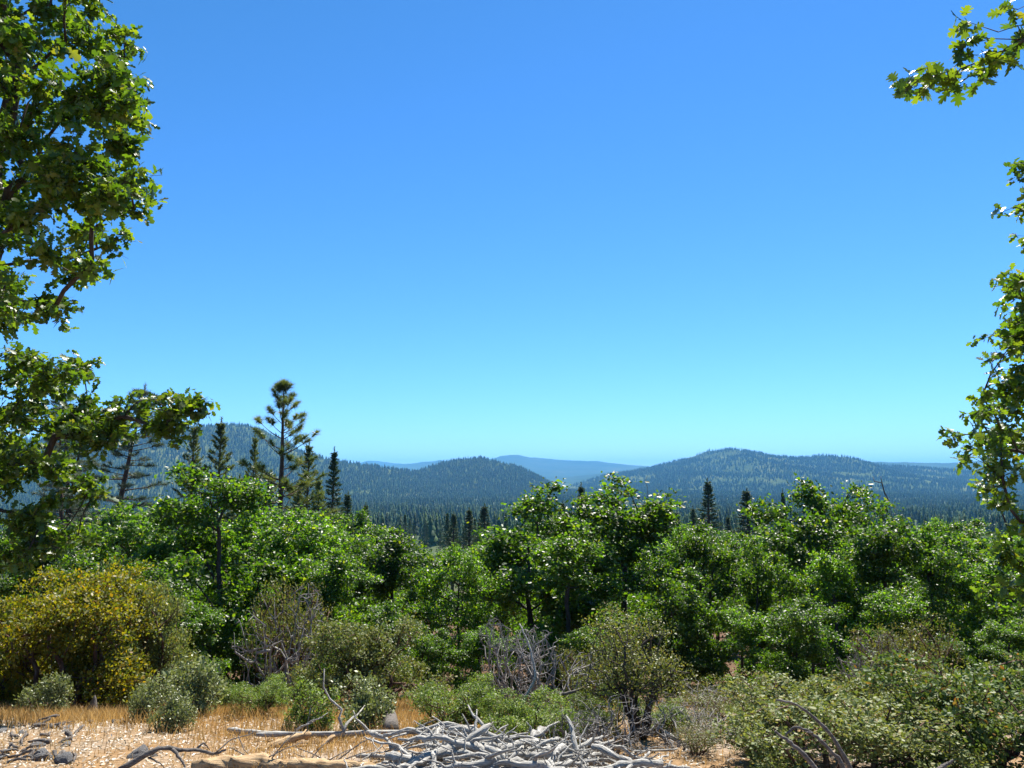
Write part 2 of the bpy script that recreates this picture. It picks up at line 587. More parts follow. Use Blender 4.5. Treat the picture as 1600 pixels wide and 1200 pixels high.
# ------------------------------------------------------------------ conifers
def conifer(H, crown, Lmax, rg, whorl=.45, per=5, tuft=.42, needles=26, nlen=.2, nwid=.014, rise=.25, curve=.5, prof=.8, lean=0.0,
            side=3, trunk_r=.17, gap=.0, along=.45):
    """trunk + limbs in one mesh, needle tufts in another; crown: height fraction where live branches begin"""
    Gt, Gn = Geo(), Geo()
    zs = np.linspace(0, H, 18)
    bend = np.cumsum(rg.standard_normal((18, 2)) * .012 * H / 18, 0)
    tp = np.stack([bend[:, 0] + lean * zs, bend[:, 1], zs], 1)
    Gt.add(*tube(tp, trunk_r * (1 - zs / H) ** .8 + .012, 8, .03))

    def at(z):
        return np.array([np.interp(z, zs, tp[:, c]) for c in range(3)])
    z = crown * H
    tips, tdir = [], []
    while z < H * .985:
        f = (z - crown * H) / (H - crown * H)
        Lb = Lmax * (1 - f) ** prof * (1 if f > .12 else .55 + f * 3.7)
        a0 = rg.random() * 6.28
        for k in range(per):
            if rg.random() < gap:
                continue
            a = a0 + k * 6.283 / per + rg.normal(0, .25)
            L = max(.12, Lb * rg.uniform(.6, 1.12))
            el = rise * (f * 1.6 - .5) + rg.normal(0, .1)
            d = np.array((math.cos(a) * math.cos(el), math.sin(a) * math.cos(el), math.sin(el)))
            t = np.linspace(0, 1, 6)[:, None]
            P = at(z + rg.normal(0, .06)) + d * L * t + np.array((0, 0, 1)) * curve * L * .35 * (t ** 2)
            Gt.add(*tube(P, np.linspace(.012 + .014 * L, .006, 6), 4))
            ns = max(1, int(L * (1 - .2) / tuft * side * along))
            for q in range(ns + 1):
                tt = 1 if q == 0 else rg.uniform(.3, 1)
                p = np.array([np.interp(tt, t[:, 0], P[:, c]) for c in range(3)])
                dd = nrm(P[-1] - P[-2])
                if q:
                    sd = nrm(np.cross(dd, (0, 0, 1.))) * rg.choice((-1, 1))
                    off = rg.uniform(.15, .5) * L * (1.1 - tt) + .08
                    dd = nrm(dd + sd * 1.0 + rg.standard_normal(3) * .2 + np.array((0, 0, .25)))
                    p2 = p + dd * off
                    Gt.add(*tube(np.array([p, p2]), np.array((.009, .006)), 3))
                    p = p2
                tips.append(p)
                tdir.append(dd)
        z += whorl * rg.uniform(.7, 1.3) * (.55 + .45 * (1 - f))
    tips.append(at(H))
    tdir.append(np.array((0, 0, 1.)))
    tips, tdir = np.array(tips), np.array(tdir)
    n = len(tips)
    # needles stand round the last part of every twig
    s = rg.uniform(-.75 * tuft, .12, (n, needles))
    base = tips[:, None] + tdir[:, None] * s[..., None]
    v = nrm(rg.standard_normal((n, needles, 3)) + tdir[:, None] * 1.0 + np.array((0, 0, .15)))
    w = nrm(np.cross(v, rg.standard_normal((n, needles, 3)))) * nwid
    ln = nlen * rg.uniform(.7, 1.15, (n, needles, 1))
    V = np.stack([base - w, base + w, base + v * ln], 2).reshape(-1, 3)
    T = np.arange(len(V)).reshape(-1, 3)
    Gn.add(V, T, np.repeat(rg.random(n), needles * 3))
    return Gt, Gn


def conifer_thing(name, gt, gn, nm, loc, label, group, sc=1, rz=0):
    o = link(name, None, None, loc, label, 'tree', group, rz=rz, sc=(sc, sc, sc))
    link('trunk', gt.mesh('trunk', M['pine_bark'], True), o)
    link('crown', gn.mesh('crown', nm), o)
    return o


def dup(root, loc, rz, sc, label, group=None):
    r = root.copy()
    COL.objects.link(r)
    r.location = [float(v) for v in loc]
    r.rotation_euler = (0, 0, rz)
    r.scale = sc
    r['label'] = label
    if group:
        r['group'] = group
    for ch in list(root.children):
        c = ch.copy()
        COL.objects.link(c)
        c.parent = r
    return r


def stand(px_x, top, d, H):
    """ground point and the scale that puts a tree of height H with its tip at photo pixel (px_x, top)"""
    p = px(px_x, top, d)
    g = float(ground(p[0], p[1]))
    return (p[0], p[1], g - .05), (p[2] - g) / H


# hero pine with open bottle-brush tufts
rg = np.random.default_rng(5)
gt, gn = conifer(14, .24, 3.0, rg, whorl=.66, per=4, tuft=.3, needles=130, nlen=.3, nwid=.012, rise=.6, curve=.9, prof=.7, side=1.05, trunk_r=.2, gap=.12)
loc, s = stand(446, 598, 40, 14)
conifer_thing('pine_tree', gt, gn, M['needle'], loc, 'tall open pine with bottle-brush needle tufts rising above the oaks', None, s).scale = (s * 1.2, s * 1.2, s)

# denser pines
PG = 'conifers standing among the oaks'
gt, gn = conifer(14, .18, 2.6, np.random.default_rng(21), whorl=.52, per=5, tuft=.36, needles=52, nlen=.2, nwid=.02, rise=.5, curve=.7, prof=.9, side=2.6, trunk_r=.2)
loc, s = stand(346, 654, 58, 14)
pineA = conifer_thing('pine_tree', gt, gn, M['needle'], loc, 'dense wide pine behind the forked oak, between a slimmer pine and the tall open pine', PG, s)
gt, gn = conifer(14, .12, 2.1, np.random.default_rng(22), whorl=.42, per=6, tuft=.33, needles=46, nlen=.17, nwid=.022, rise=.35, curve=.3, prof=.95, side=2.8, trunk_r=.2)
loc, s = stand(522, 700, 66, 14)
pineB = conifer_thing('fir_tree', gt, gn, M['needle_dark'], loc, 'dark narrow fir standing a little apart from the tall open pine', PG, s)
loc, s = stand(306, 660, 62, 14)
dup(pineA, loc, 2.1, (s * .85, s * .85, s), 'slimmer dense pine of the pair behind the forked oak', PG)
loc, s = stand(398, 678, 70, 14)
dup(pineA, loc, 4.0, (s * .7, s * .7, s), 'slender pine between the dense wide pine and the tall open pine', PG)
loc, s = stand(482, 690, 60, 14)
dup(pineA, loc, 5.2, (s, s, s), 'bushy pine between the tall open pine and the dark narrow fir', PG)
loc, s = stand(500, 745, 54, 14)
dup(pineA, loc, 1.2, (s * 1.1, s * 1.1, s), 'shortest bushy pine at the foot of the dark narrow fir', PG)
loc, s = stand(1104, 748, 95, 14)
dup(pineB, loc, .6, (s * 1.5, s * 1.5, s), 'ragged fir with a thin leader beyond the oaks, taller of two lone firs', PG)
loc, s = stand(1168, 763, 100, 14)
dup(pineB, loc, 3.3, (s * 1.9, s * 1.9, s), 'dense cone-shaped fir beyond the oaks, shorter of two lone firs', PG)
loc, s = stand(908, 755, 50, 14)
dup(pineB, loc, 2.3, (s * 1.1, s * 1.1, s), 'narrow fir tip poking out behind the round-topped oak', PG)
loc, s = stand(1222, 765, 80, 14)
dup(pineB, loc, 1.3, (s * .7, s * .7, s), 'thin fir tip behind the shoulder of the broad oak', PG)
loc, s = stand(857, 765, 75, 14)
dup(pineB, loc, 1.9, (s * .7, s * .7, s), 'thin fir tip beside the tall pointed oak', PG)

for (x, tp, d, rz, k, src, lb) in ((375, 742, 48, .4, 1.2, 0, 'low bushy pine at the foot of the slender pine'), (425, 735, 62, 2.9, 1.1, 0, 'half-hidden pine directly behind the tall open pine trunk'),
                                   (468, 752, 50, 1.7, 1.3, 0, 'low wide pine at the foot of the tall open pine'), (545, 768, 75, 3.9, 1.4, 1, 'short fir beside the dark narrow fir'),
                                   (708, 800, 118, 1.1, 1.5, 1, 'dark fir standing clear behind the low spreading oak, shortest of three'), (733, 794, 112, 2.2, 1.6, 1, 'dark fir standing clear behind the low spreading oak, middle one of three'),
                                   (758, 788, 108, 4.4, 1.7, 1, 'dark fir standing clear behind the low spreading oak, tallest of three'), (572, 786, 120, 5.0, 1.5, 1, 'dark fir standing clear beyond the oak below the narrow fir'),
                                   (1056, 798, 125, .9, 1.5, 1, 'short fir standing apart from the ragged fir, near the thin dead trunk'), (1083, 792, 130, 2.7, 1.5, 1, 'short fir touching the ragged fir'), (1138, 806, 140, 3.1, 1.6, 1, 'short fir between the ragged fir and the cone-shaped fir'),
                                   (880, 782, 90, 3.6, 1.2, 1, 'fir in the gap between the tall pointed oak and the round-topped oak')):
    loc, s = stand(x, tp, d, 14)
    dup((pineA, pineB)[src], loc, rz, (s * k, s * k, s), lb, PG)

# grey pines with bare lower trunks on the left
GG = 'leaning grey pines behind the oak with the long bough'
gt, gn = conifer(15, .36, 2.6, np.random.default_rng(31), whorl=.5, per=4, tuft=.5, needles=80, nlen=.3, nwid=.014, rise=.3, curve=.1, prof=.55, lean=.16, side=2.4, trunk_r=.26, gap=.1)
p = px(150, 790, 46)
greyA = conifer_thing('grey_pine', gt, gn, M['needle_grey'], (p[0], p[1], float(ground(p[0], p[1]))), 'leaning grey pine with a dark slanted trunk and drooping limbs', GG, 1.0)
top = px(185, 605, 46)[2]
greyA.scale = [(top - greyA.location[2]) / 15] * 3
for (x, tp, d, rz, k, lb) in ((128, 628, 49, 2.8, .8, 'upright grey pine close beside the leaning grey pine'), (148, 612, 54, 4.2, .8, 'thin grey pine behind the leaning grey pine'),
                              (92, 640, 52, 1.2, .85, 'grey pine half hidden by the boughs of the nearer oak')):
    loc, s = stand(x, tp, d, 15)
    dup(greyA, loc, rz, (s * k, s * k, s), lb, GG)

# simple conifers for the valley and the slopes
def far_conifer(seed, tiers, w, jag):
    r_ = np.random.default_rng(seed)
    V, T, Rn = [], [], []
    H = 1.0
    for k in range(tiers):
        z1 = .1 + .9 * k / tiers
        z2 = min(1.0, z1 + 1.9 / tiers)
        n = 7
        rr = w * (1 - k / tiers) ** .85
        b = len(V)
        V.append((0, 0, z2))
        for q in range(n):
            a = 6.283 * (q + r_.random() * .6) / n
            r2 = rr * r_.uniform(1 - jag, 1 + jag * .5)
            V.append((math.cos(a) * r2, math.sin(a) * r2, z1 - .04 * r_.random()))
        for q in range(n):
            T.append((b, b + 1 + q, b + 1 + (q + 1) % n))
        Rn += [r_.random()] * (n + 1)
    return np.array(V, float), np.array(T), np.array(Rn)


VG = 'conifers of the valley below the oaks'
srcs = []
for k, (sd, ti, w) in enumerate(((1, 9, .17), (2, 11, .13), (3, 8, .2), (4, 10, .15))):
    gt, gn = conifer(20, .1, 3.0 * w / .16, np.random.default_rng(70 + k), whorl=.9, per=6, tuft=.9, needles=22, nlen=.42, nwid=.07, rise=.25, curve=.1, prof=.85, side=2.2, trunk_r=.24)
    srcs.append((gt.mesh('trunk', M['pine_bark'], True), gn.mesh('crown', M['needle_dark'])))
VLAB = ['dark pointed conifer in the valley forest beyond the oak belt'] * 4
rv = np.random.default_rng(8)
n_val = 0
val = []
for k in range(1500):
    d = rv.uniform(130, 620) if rv.random() < .7 else rv.uniform(300, 900)
    x = rv.uniform(-.72, .74) * d
    p = np.array((x, d))
    if any((q[0] - x) ** 2 + (q[1] - d) ** 2 < (7 + d * .012) ** 2 for q in val):
        continue
    val.append((x, d))
    if len(val) >= 230:
        break
for i, (x, d) in enumerate(val):
    a, b = srcs[i % 4]
    h = rv.uniform(14, 23) * (.62 if d < 200 else .8 if d < 320 else 1)
    o = link('valley_conifer', None, None, (x, d, float(ground(x, d)) - .2), VLAB[i % 4], 'tree', VG, rz=rv.uniform(0, 6.28), sc=(h / 20 * rv.uniform(.85, 1.2),) * 2 + (h / 20,))
    link('trunk', a, o)
    link('crown', b, o)

# the far woods: nobody could count them
def woods(name, P, hts, seed):
    r_ = np.random.default_rng(seed)
    me = bpy.data.meshes.new(name)
    me.vertices.add(len(P))
    me.vertices.foreach_set('co', np.ascontiguousarray(P, dtype=np.float32).ravel())
    a = me.attributes.new('h', 'FLOAT', 'POINT')
    a.data.foreach_set('value', hts.astype(np.float32))
    o = link(name, me, kind='stuff')
    ng = bpy.data.node_groups.new(name, 'GeometryNodeTree')
    ng.interface.new_socket('Geometry', in_out='INPUT', socket_type='NodeSocketGeometry')
    ng.interface.new_socket('Geometry', in_out='OUTPUT', socket_type='NodeSocketGeometry')
    N, L = ng.nodes, ng.links
    gi, go = N.new('NodeGroupInput'), N.new('NodeGroupOutput')
    m2p = N.new('GeometryNodeMeshToPoints')
    iop = N.new('GeometryNodeInstanceOnPoints')
    gj = N.new('GeometryNodeGeometryToInstance')
    for k in range(3):
        oi = N.new('GeometryNodeObjectInfo')
        oi.inputs['Object'].default_value = FARO[k]
        L.new(oi.outputs['Geometry'], gj.inputs[0])
    na = N.new('GeometryNodeInputNamedAttribute')
    na.data_type = 'FLOAT'
    na.inputs['Name'].default_value = 'h'
    rz = N.new('FunctionNodeRandomValue')
    rz.data_type = 'FLOAT_VECTOR'
    rz.inputs[0].default_value = (-.04, -.04, 0)
    rz.inputs[1].default_value = (.04, .04, 6.28)
    L.new(gi.outputs[0], m2p.inputs['Mesh'])
    L.new(m2p.outputs[0], iop.inputs['Points'])
    L.new(gj.outputs[0], iop.inputs['Instance'])
    iop.inputs['Pick Instance'].default_value = True
    L.new(na.outputs['Attribute'], iop.inputs['Scale'])
    L.new(rz.outputs[0], iop.inputs['Rotation'])
    L.new(iop.outputs[0], go.inputs[0])
    md = o.modifiers.new('scatter', 'NODES')
    md.node_group = ng
    return o


FARO = []
for k, (sd, ti, w) in enumerate(((1, 7, .21), (2, 8, .17), (3, 6, .26))):
    V, T, Rn = far_conifer(sd, ti, w, .35)
    x, d = ((-60., 1010.), (140., 1060.), (330., 990.))[k]
    o = link('valley_conifer', None, None, (x, d, float(ground(x, d)) - .3),
             'small far conifer standing where the valley woods begin', 'tree', VG, sc=(20, 20, 20))
    c = link('crown', mesh('crown', V, T, M['needle_far'], Rn), o)
    FARO.append(c)

rw = np.random.default_rng(14)
dd = np.sqrt(rw.uniform(500 ** 2, 4300 ** 2, 42000))
xx = rw.uniform(-.8, .8, len(dd)) * dd
keep = vnoise(xx * .004, dd * .004, 9) + rw.normal(0, .25, len(dd)) > -.75
xx, dd = xx[keep], dd[keep]
woods('valley_woods', np.stack([xx, dd, ground(xx, dd) - .4], 1), rw.uniform(8, 25, len(xx)), 1)


def hill_woods(name, hn, n, h0, h1, seed, thr=-.7):
    r_ = np.random.default_rng(seed)
    XX, YY, ZZ = HILLS[hn]
    a, b = XX.shape
    lim = int(a * .82)
    i = r_.integers(0, lim, n)
    j = r_.integers(0, b - 1, n)
    u, v = r_.random(n), r_.random(n)

    def bl(A):
        return (A[i, j] * (1 - u) * (1 - v) + A[i + 1, j] * u * (1 - v) + A[i, j + 1] * (1 - u) * v + A[i + 1, j + 1] * u * v)
    P = np.stack([bl(XX), bl(YY), bl(ZZ)], 1)
    k = (vnoise(P[:, 0] * .006, P[:, 1] * .005, seed) + r_.normal(0, .35, n) > thr) & (np.abs(P[:, 0] / P[:, 1]) < .8) & (P[:, 2] > -100)
    P = P[k]
    P[:, 2] -= .5
    woods(name, P, r_.uniform(h0, h1, len(P)), seed)


hill_woods('left_ridge_woods', 'hill_left_ridge', 42000, 8, 27, 41)
hill_woods('knoll_woods', 'hill_middle_knoll', 16000, 8, 25, 42, -.6)
hill_woods('right_ridge_woods', 'hill_right_ridge', 60000, 8, 28, 43, -.3)

# ------------------------------------------------------------------ oaks
def lobes(rg, H, W, n=10):
    c = []
    for k in range(n):
        a = rg.random() * 6.28
        z = rg.uniform(.17, .90)
        rr = W * .5 * math.sqrt(max(.04, 1 - ((z - .33) / .68) ** 2)) * rg.uniform(.3, 1.0)
        q = rg.uniform(.10, .18)
        c.append((rr * math.cos(a), rr * math.sin(a), z * H, q * W, q * rg.uniform(.45, .8) * W))
    for k in range(3):
        c.append((rg.normal(0, .12) * W, rg.normal(0, .12) * W, (.78 + .08 * k) * H, .10 * W, .07 * H))
    return c


def oak_attractors(rg, lb, n):
    out = []
    wts = np.array([l[3] ** 2 * l[4] for l in lb])
    for k in rg.choice(len(lb), n, p=wts / wts.sum()):
        x, y, z, r, h = lb[k]
        v = nrm(rg.standard_normal(3)) * rg.random() ** .4
        out.append((x + v[0] * r, y + v[1] * r, z + v[2] * h))
    return np.array(out)


def oak(H, W, seed, natt=330, per=60, leaf=.118, rc=.2):
    rg = np.random.default_rng(seed)
    lb = lobes(rg, H, W, 27)
    att = oak_attractors(rg, lb, natt)
    th = H * .72
    zs = np.linspace(0, th, 10)
    sw = np.cumsum(rg.standard_normal((10, 2)) * .07, 0)
    trunk = np.stack([sw[:, 0], sw[:, 1], zs], 1)
    N, par, tips, L = grow(trunk, att, rg, first=.2)
    Gt, Gl = Geo(), Geo()
    skin(Gt, N, par, .12, .006)
    n = natt * per
    k = np.repeat(tips, per)
    c = N[k]
    P = c + rg.standard_normal((n, 3)) * np.array((rc, rc, rc * .6)) * rg.uniform(.5, 1.2, (n, 1))
    cen = np.array((0, 0, H * .5))
    o = nrm(P - cen)
    scatter(Gl, P, leaf, LEAF_MID, rg, out=o)
    return Gt, Gl, H


OAKS = []
for k, (H, W, sd) in enumerate(((7.4, 5.4, 101), (7.6, 4.4, 102), (7.2, 6.2, 103), (7.5, 4.9, 104), (7.0, 5.8, 105))):
    gt, gl, H = oak(H, W, sd)
    OAKS.append((gt.mesh('trunk', M['bark'], True), gl.mesh('crown', M['oak']), H))


def put_oak(v, x, top, d, label, group=None, wid=1.0, rz=None):
    a, b, H = OAKS[v]
    loc, s = stand(x, top + 4, d, H)
    o = link('oak_tree', None, None, loc, label, 'tree', group, rz=rng.uniform(0, 6.28) if rz is None else rz, sc=(s * wid, s * wid, s))
    link('trunk', a, o)
    link('crown', b, o)
    return o


OG = 'oaks in the belt below the clearing'
put_oak(0, 335, 722, 22, 'forked oak with a dark upright trunk, in front of the pair of dense pines', OG, 1.0)
put_oak(2, 200, 772, 31, 'rounded bright green oak beside the forked oak, below the grey pines', OG)
put_oak(4, 60, 800, 24, 'oak rising behind the yellow-green shrub', OG)
put_oak(3, 832, 742, 25, 'tall pointed oak in front of the low wooded knoll', OG, 1.05)
put_oak(1, 962, 738, 24, 'round-topped oak with dark forked limbs, directly behind the dark-stemmed manzanita', OG, 1.15)
put_oak(2, 1262, 735, 26, 'broad oak with a drooping shoulder below the high ridge top', OG, .9)
put_oak(1, 1375, 785, 22, 'dark-trunked oak beneath the bare forked snag', OG, .95)
put_oak(4, 625, 818, 26, 'wide oak directly behind the rounded grey-green manzanita', OG)
put_oak(0, 1090, 812, 24, 'low oak beside the round-topped oak, below the two lone firs', OG, .78)
put_oak(3, 445, 812, 26, 'oak at the foot of the tall open pine', OG, 1.0)
put_oak(3, 1185, 828, 22, 'low oak with a visible dark trunk behind the pale manzanita thicket', OG, .75)
put_oak(2, 715, 838, 23, 'low spreading oak between the wide oak and the tall pointed oak', OG, .75)
put_oak(1, 1300, 842, 21, 'low oak standing behind the twiggy olive bush', OG, .8)
put_oak(3, 1500, 805, 25, 'oak between the dark-trunked oak and the silvery-leaved near oak', OG, .9)
put_oak(2, 1590, 830, 22, 'oak behind the silvery-leaved near oak, above the rust-tipped shrub', OG, 1.1)
put_oak(4, 530, 850, 22, 'low oak behind the bare grey bush', OG, .9)
put_oak(1, 130, 850, 20, 'shaded oak close behind the yellow-green shrub', OG, 1.2)
put_oak(3, 250, 868, 18.5, 'low shaded oak between the yellow-green shrub and the forked oak', OG, 1.1)
put_oak(2, 405, 772, 27, 'oak with its crown against the foot of the tall open pine, behind the forked oak', OG, 1.0)
put_oak(4, 505, 800, 29, 'oak below the dark narrow fir', OG, 1.0)
put_oak(1, 890, 812, 21, 'slim oak between the tall pointed oak and the round-topped oak', OG, 1.1)
put_oak(4, 1440, 815, 22, 'leafy oak between the low oak and the silvery-leaved near oak', OG, .8)
put_oak(3, 1040, 850, 20, 'short oak close behind the dark-stemmed manzanita', OG, .85)
BACK = 'leafy green oak of the rear oak belt, its crown showing over the nearer oaks'
ro = np.random.default_rng(77)
rows = [(32, 95, 832, 15), (41, 85, 826, 14), (52, 75, 823, 12), (66, 70, 820, 9)]
for ri, (d, step, top, jy) in enumerate(rows):
    x = -60 + ro.uniform(0, 40)
    while x < 1680:
        if not (d > 60 and 555 < x < 780 and ro.random() < .75):
            put_oak(int(ro.integers(0, 5)), x, top + ro.normal(0, jy) + (14 if 560 < x < 790 else 0), d * ro.uniform(.93, 1.07), BACK, 'oaks of the rear belt', ro.uniform(.68, 1.05))
        x += step * ro.uniform(.75, 1.25)

# ------------------------------------------------------------------ near oaks that frame the view
def inside(poly, P):
    x, y = P[:, 0], P[:, 1]
    c = np.zeros(len(P), bool)
    n = len(poly)
    for i in range(n):
        (x1, y1), (x2, y2) = poly[i], poly[(i + 1) % n]
        c ^= ((y1 > y) != (y2 > y)) & (x < (x2 - x1) * (y - y1) / (y2 - y1 + 1e-9) + x1)
    return c


def sample_poly(poly, n, d0, d1, rg):
    q = np.array(poly, float)
    out = []
    while len(out) < n:
        P = rg.uniform(q.min(0), q.max(0), (n * 3, 2))
        out += [px(a, b, rg.uniform(d0, d1)) for a, b in P[inside(poly, P)]]
    return np.array(out[:n])


def near_oak(name, trunk, att, per, leaf, rc, label, seed, single=300, rt=.22, group=None, hang=.3, expo=.62):
    rg = np.random.default_rng(seed)
    base = trunk[0]
    N, par, tips, L = grow(trunk, att, rg, first=.25, seg=.3, jit=.14, arch=.06, kpath=.35, down=.3)
    o = link(name, None, None, base, label, 'tree', group)
    Gt, Gl = Geo(), Geo()
    skin(Gt, N - base, par, rt * .9, .0045, sides=(9, 6, 4), expo=expo)
    # every twig end carries short side shoots, and the leaves stand along those
    per_shoot = 9
    shoots = max(1, per // per_shoot)
    ks = np.repeat(tips, shoots)
    f = rg.random((len(ks), 1)) ** 1.4
    S0 = N[ks] * (1 - f) + N[np.maximum(par[ks], 0)] * f
    tw = nrm(N[ks] - N[np.maximum(par[ks], 0)])
    S1 = S0 + nrm(rg.standard_normal((len(ks), 3)) * np.array((1, 1, .6)) + .5 * tw) * rc * rg.uniform(.6, 1.75, (len(ks), 1))
    for q in range(len(ks)):
        Gt.add(*tube(np.array([S0[q], S1[q]]) - base, np.array((.0042, .0025)), 3))
    link('trunk', Gt.mesh('trunk', M['bark'], True), o)
    n = len(ks) * per_shoot
    f = 1 - rg.random((n, 1)) ** 1.5 * .75
    c = np.repeat(S0, per_shoot, 0) * (1 - f) + np.repeat(S1, per_shoot, 0) * f
    P = c + rg.standard_normal((n, 3)) * .018
    outw = nrm(P - c + 1e-6)
    # the leaves that show largest are parts of their own, the rest one mass
    v = P - np.array((0, 0, EYE))
    dist = np.linalg.norm(v, axis=1)
    cz = v[:, 1] * math.cos(PITCH) + v[:, 2] * math.sin(PITCH)
    u = 800 + FPX * v[:, 0] / np.maximum(cz, .1)
    w = 600 - FPX * (v[:, 2] * math.cos(PITCH) - v[:, 1] * math.sin(PITCH)) / np.maximum(cz, .1)
    vis = (u > 0) & (u < 1600) & (w > 0) & (w < 1200) & (cz > .5)
    order = np.argsort(np.where(vis, dist, 1e6))
    pick = order[:min(single, int(vis.sum()))]
    rest = np.ones(n, bool)
    rest[pick] = False
    scatter(Gl, P[rest] - base, leaf, LEAF_OAK, rg, out=outw[rest], up=.6, outw=.35, rand=.75, droop=hang)
    if rest.any():
        link('crown', Gl.mesh('crown', M['oak_near']), o, kind='stuff')
    for q, i in enumerate(pick):
        me = LEAVES[q % len(LEAVES)]
        lf = link('leaf', me, o, P[i] - base)
        nv = Vector(nrm(np.array((0, 0, .6)) + .35 * outw[i] + .75 * rg.standard_normal(3)))
        tv = Vector(.6 * outw[i] + np.array((0, 0, -hang)) + .7 * rg.standard_normal(3))
        tv = (tv - nv * tv.dot(nv)).normalized()
        from mathutils import Matrix
        bv = tv.cross(nv)
        lf.rotation_euler = Matrix((bv, tv, nv)).transposed().to_euler()
        s = leaf * math.exp(.2 * rg.standard_normal())
        lf.scale = (s, s, s)
    return o


LEAVES = []
for k in range(4):
    V, T = LEAF_OAK_FULL
    V = V.copy()
    V[:, 2] += .12 * (k - 1.5) * V[:, 1] ** 2 - .12 * np.abs(V[:, 0])
    V[:, 0] *= (.9, 1, 1.1, 1.0)[k]
    LEAVES.append(mesh('leaf', V, T, M['oak_near'], np.full(len(V), (.2, .5, .75, .95)[k])))

rg = np.random.default_rng(200)


def trunk_line(a, b, n=9, wob=.06):
    t = np.linspace(0, 1, n)[:, None]
    return np.asarray(a) * (1 - t) + np.asarray(b) * t + np.cumsum(rg.standard_normal((n, 3)) * wob, 0) * np.array((1, 1, .2))


# left oak: its trunk stands outside the frame
tb = px(-170, 1000, 9.6)
tb[2] = float(ground(tb[0], tb[1])) - .1
polyL = [(-420, -420), (120, -420), (185, -120), (172, 5), (150, 40), (215, 30), (234, 68), (262, 90), (234, 128), (185, 142), (232, 155), (215, 190), (262, 205), (255, 235), (235, 247), (272, 278), (264, 312), (225, 338),
         (212, 375), (150, 380), (85, 370), (70, 400), (150, 408), (188, 432), (130, 455), (110, 495), (80, 515), (-420, 530)]
attL = np.concatenate([sample_poly(polyL, 360, 7.8, 11.0, rg),
                       sample_poly([(-900, -700), (120, -700), (0, 500), (-900, 600)], 60, 7.0, 12.5, rg)])
near_oak('oak_tree', trunk_line(tb, tb + np.array((.5, .1, 9.6)), 12), attL, 108, .112, .21, 'biggest near oak, its dense glossy lobed boughs high against the sky', 301, 300, .27)
# lower boughs on the left belong to a second oak a little farther on
tb = px(-190, 1020, 12.4)
tb[2] = float(ground(tb[0], tb[1])) - .1
limb = [(110, 640), (150, 612), (200, 602), (260, 612), (300, 612), (322, 640), (312, 665), (285, 650), (265, 690), (235, 672), (180, 700), (120, 690)]
polyL2 = [(-300, 555), (55, 545), (135, 562), (112, 600), (120, 640), (140, 690), (135, 730), (165, 770), (130, 830), (85, 880), (-300, 920)]
attL2 = np.concatenate([sample_poly(polyL2, 210, 10.6, 13.6, rg), sample_poly(limb, 26, 11.3, 12.1, rg)])
near_oak('oak_tree', trunk_line(tb, tb + np.array((.9, -.1, 5.6)), 9), attL2, 82, .112, .20, 'oak with one long bough reaching sideways in front of the grey pines', 302, 260, .22)
# right oak
tb = px(1790, 1000, 9.8)
tb[2] = float(ground(tb[0], tb[1])) - .1
polyR = [(1800, 150), (1640, 230), (1588, 262), (1560, 325), (1600, 350), (1612, 400), (1568, 445), (1610, 480), (1525, 512), (1535, 530), (1572, 540), (1545, 585), (1506, 612), (1520, 650), (1486, 685), (1530, 725), (1520, 752),
         (1560, 770), (1520, 800), (1530, 850), (1545, 900), (1580, 950), (1800, 960)]
attR = np.concatenate([sample_poly(polyR, 170, 8.6, 11.2, rg), sample_poly([(1640, 0), (2100, -200), (2200, 900), (1640, 900)], 40, 8.2, 11.6, rg)])
near_oak('oak_tree', trunk_line(tb, tb + np.array((-.3, .1, 7.4)), 10), attR, 74, .108, .19, 'near oak with silvery glossy leaves in front of the long ridge', 303, 300, .22)
# the oak whose single bough hangs into the upper right corner; it stands beside the viewer
tb = np.array((7.2, 5.2, 0.))
tb[2] = float(ground(tb[0], tb[1])) - .1
path = [(1640, 40), (1600, 62), (1570, 78), (1540, 88), (1520, 100), (1500, 108), (1480, 112), (1460, 118), (1440, 128), (1420, 138), (1408, 150), (1500, 82), (1512, 60), (1512, 34), (1540, 60), (1560, 50), (1590, 40), (1590, 15), (1610, 5),
        (1555, 92), (1485, 132), (1530, 120), (1450, 112)]
attB = np.concatenate([np.array([px(a, b, 5.5 + rg.normal(0, .1)) for a, b in path]),
                       np.array([(rg.uniform(5.2, 9), rg.uniform(3.4, 7.4), rg.uniform(4.4, 7.0)) for _ in range(60)])])
near_oak('oak_tree', trunk_line(tb, tb + np.array((-.2, 0, 5.6)), 9), attB, 10, .12, .085, 'oak with a single bough of large lobed leaves hanging alone against the sky', 304, 260, .12, hang=.45, expo=1.0)

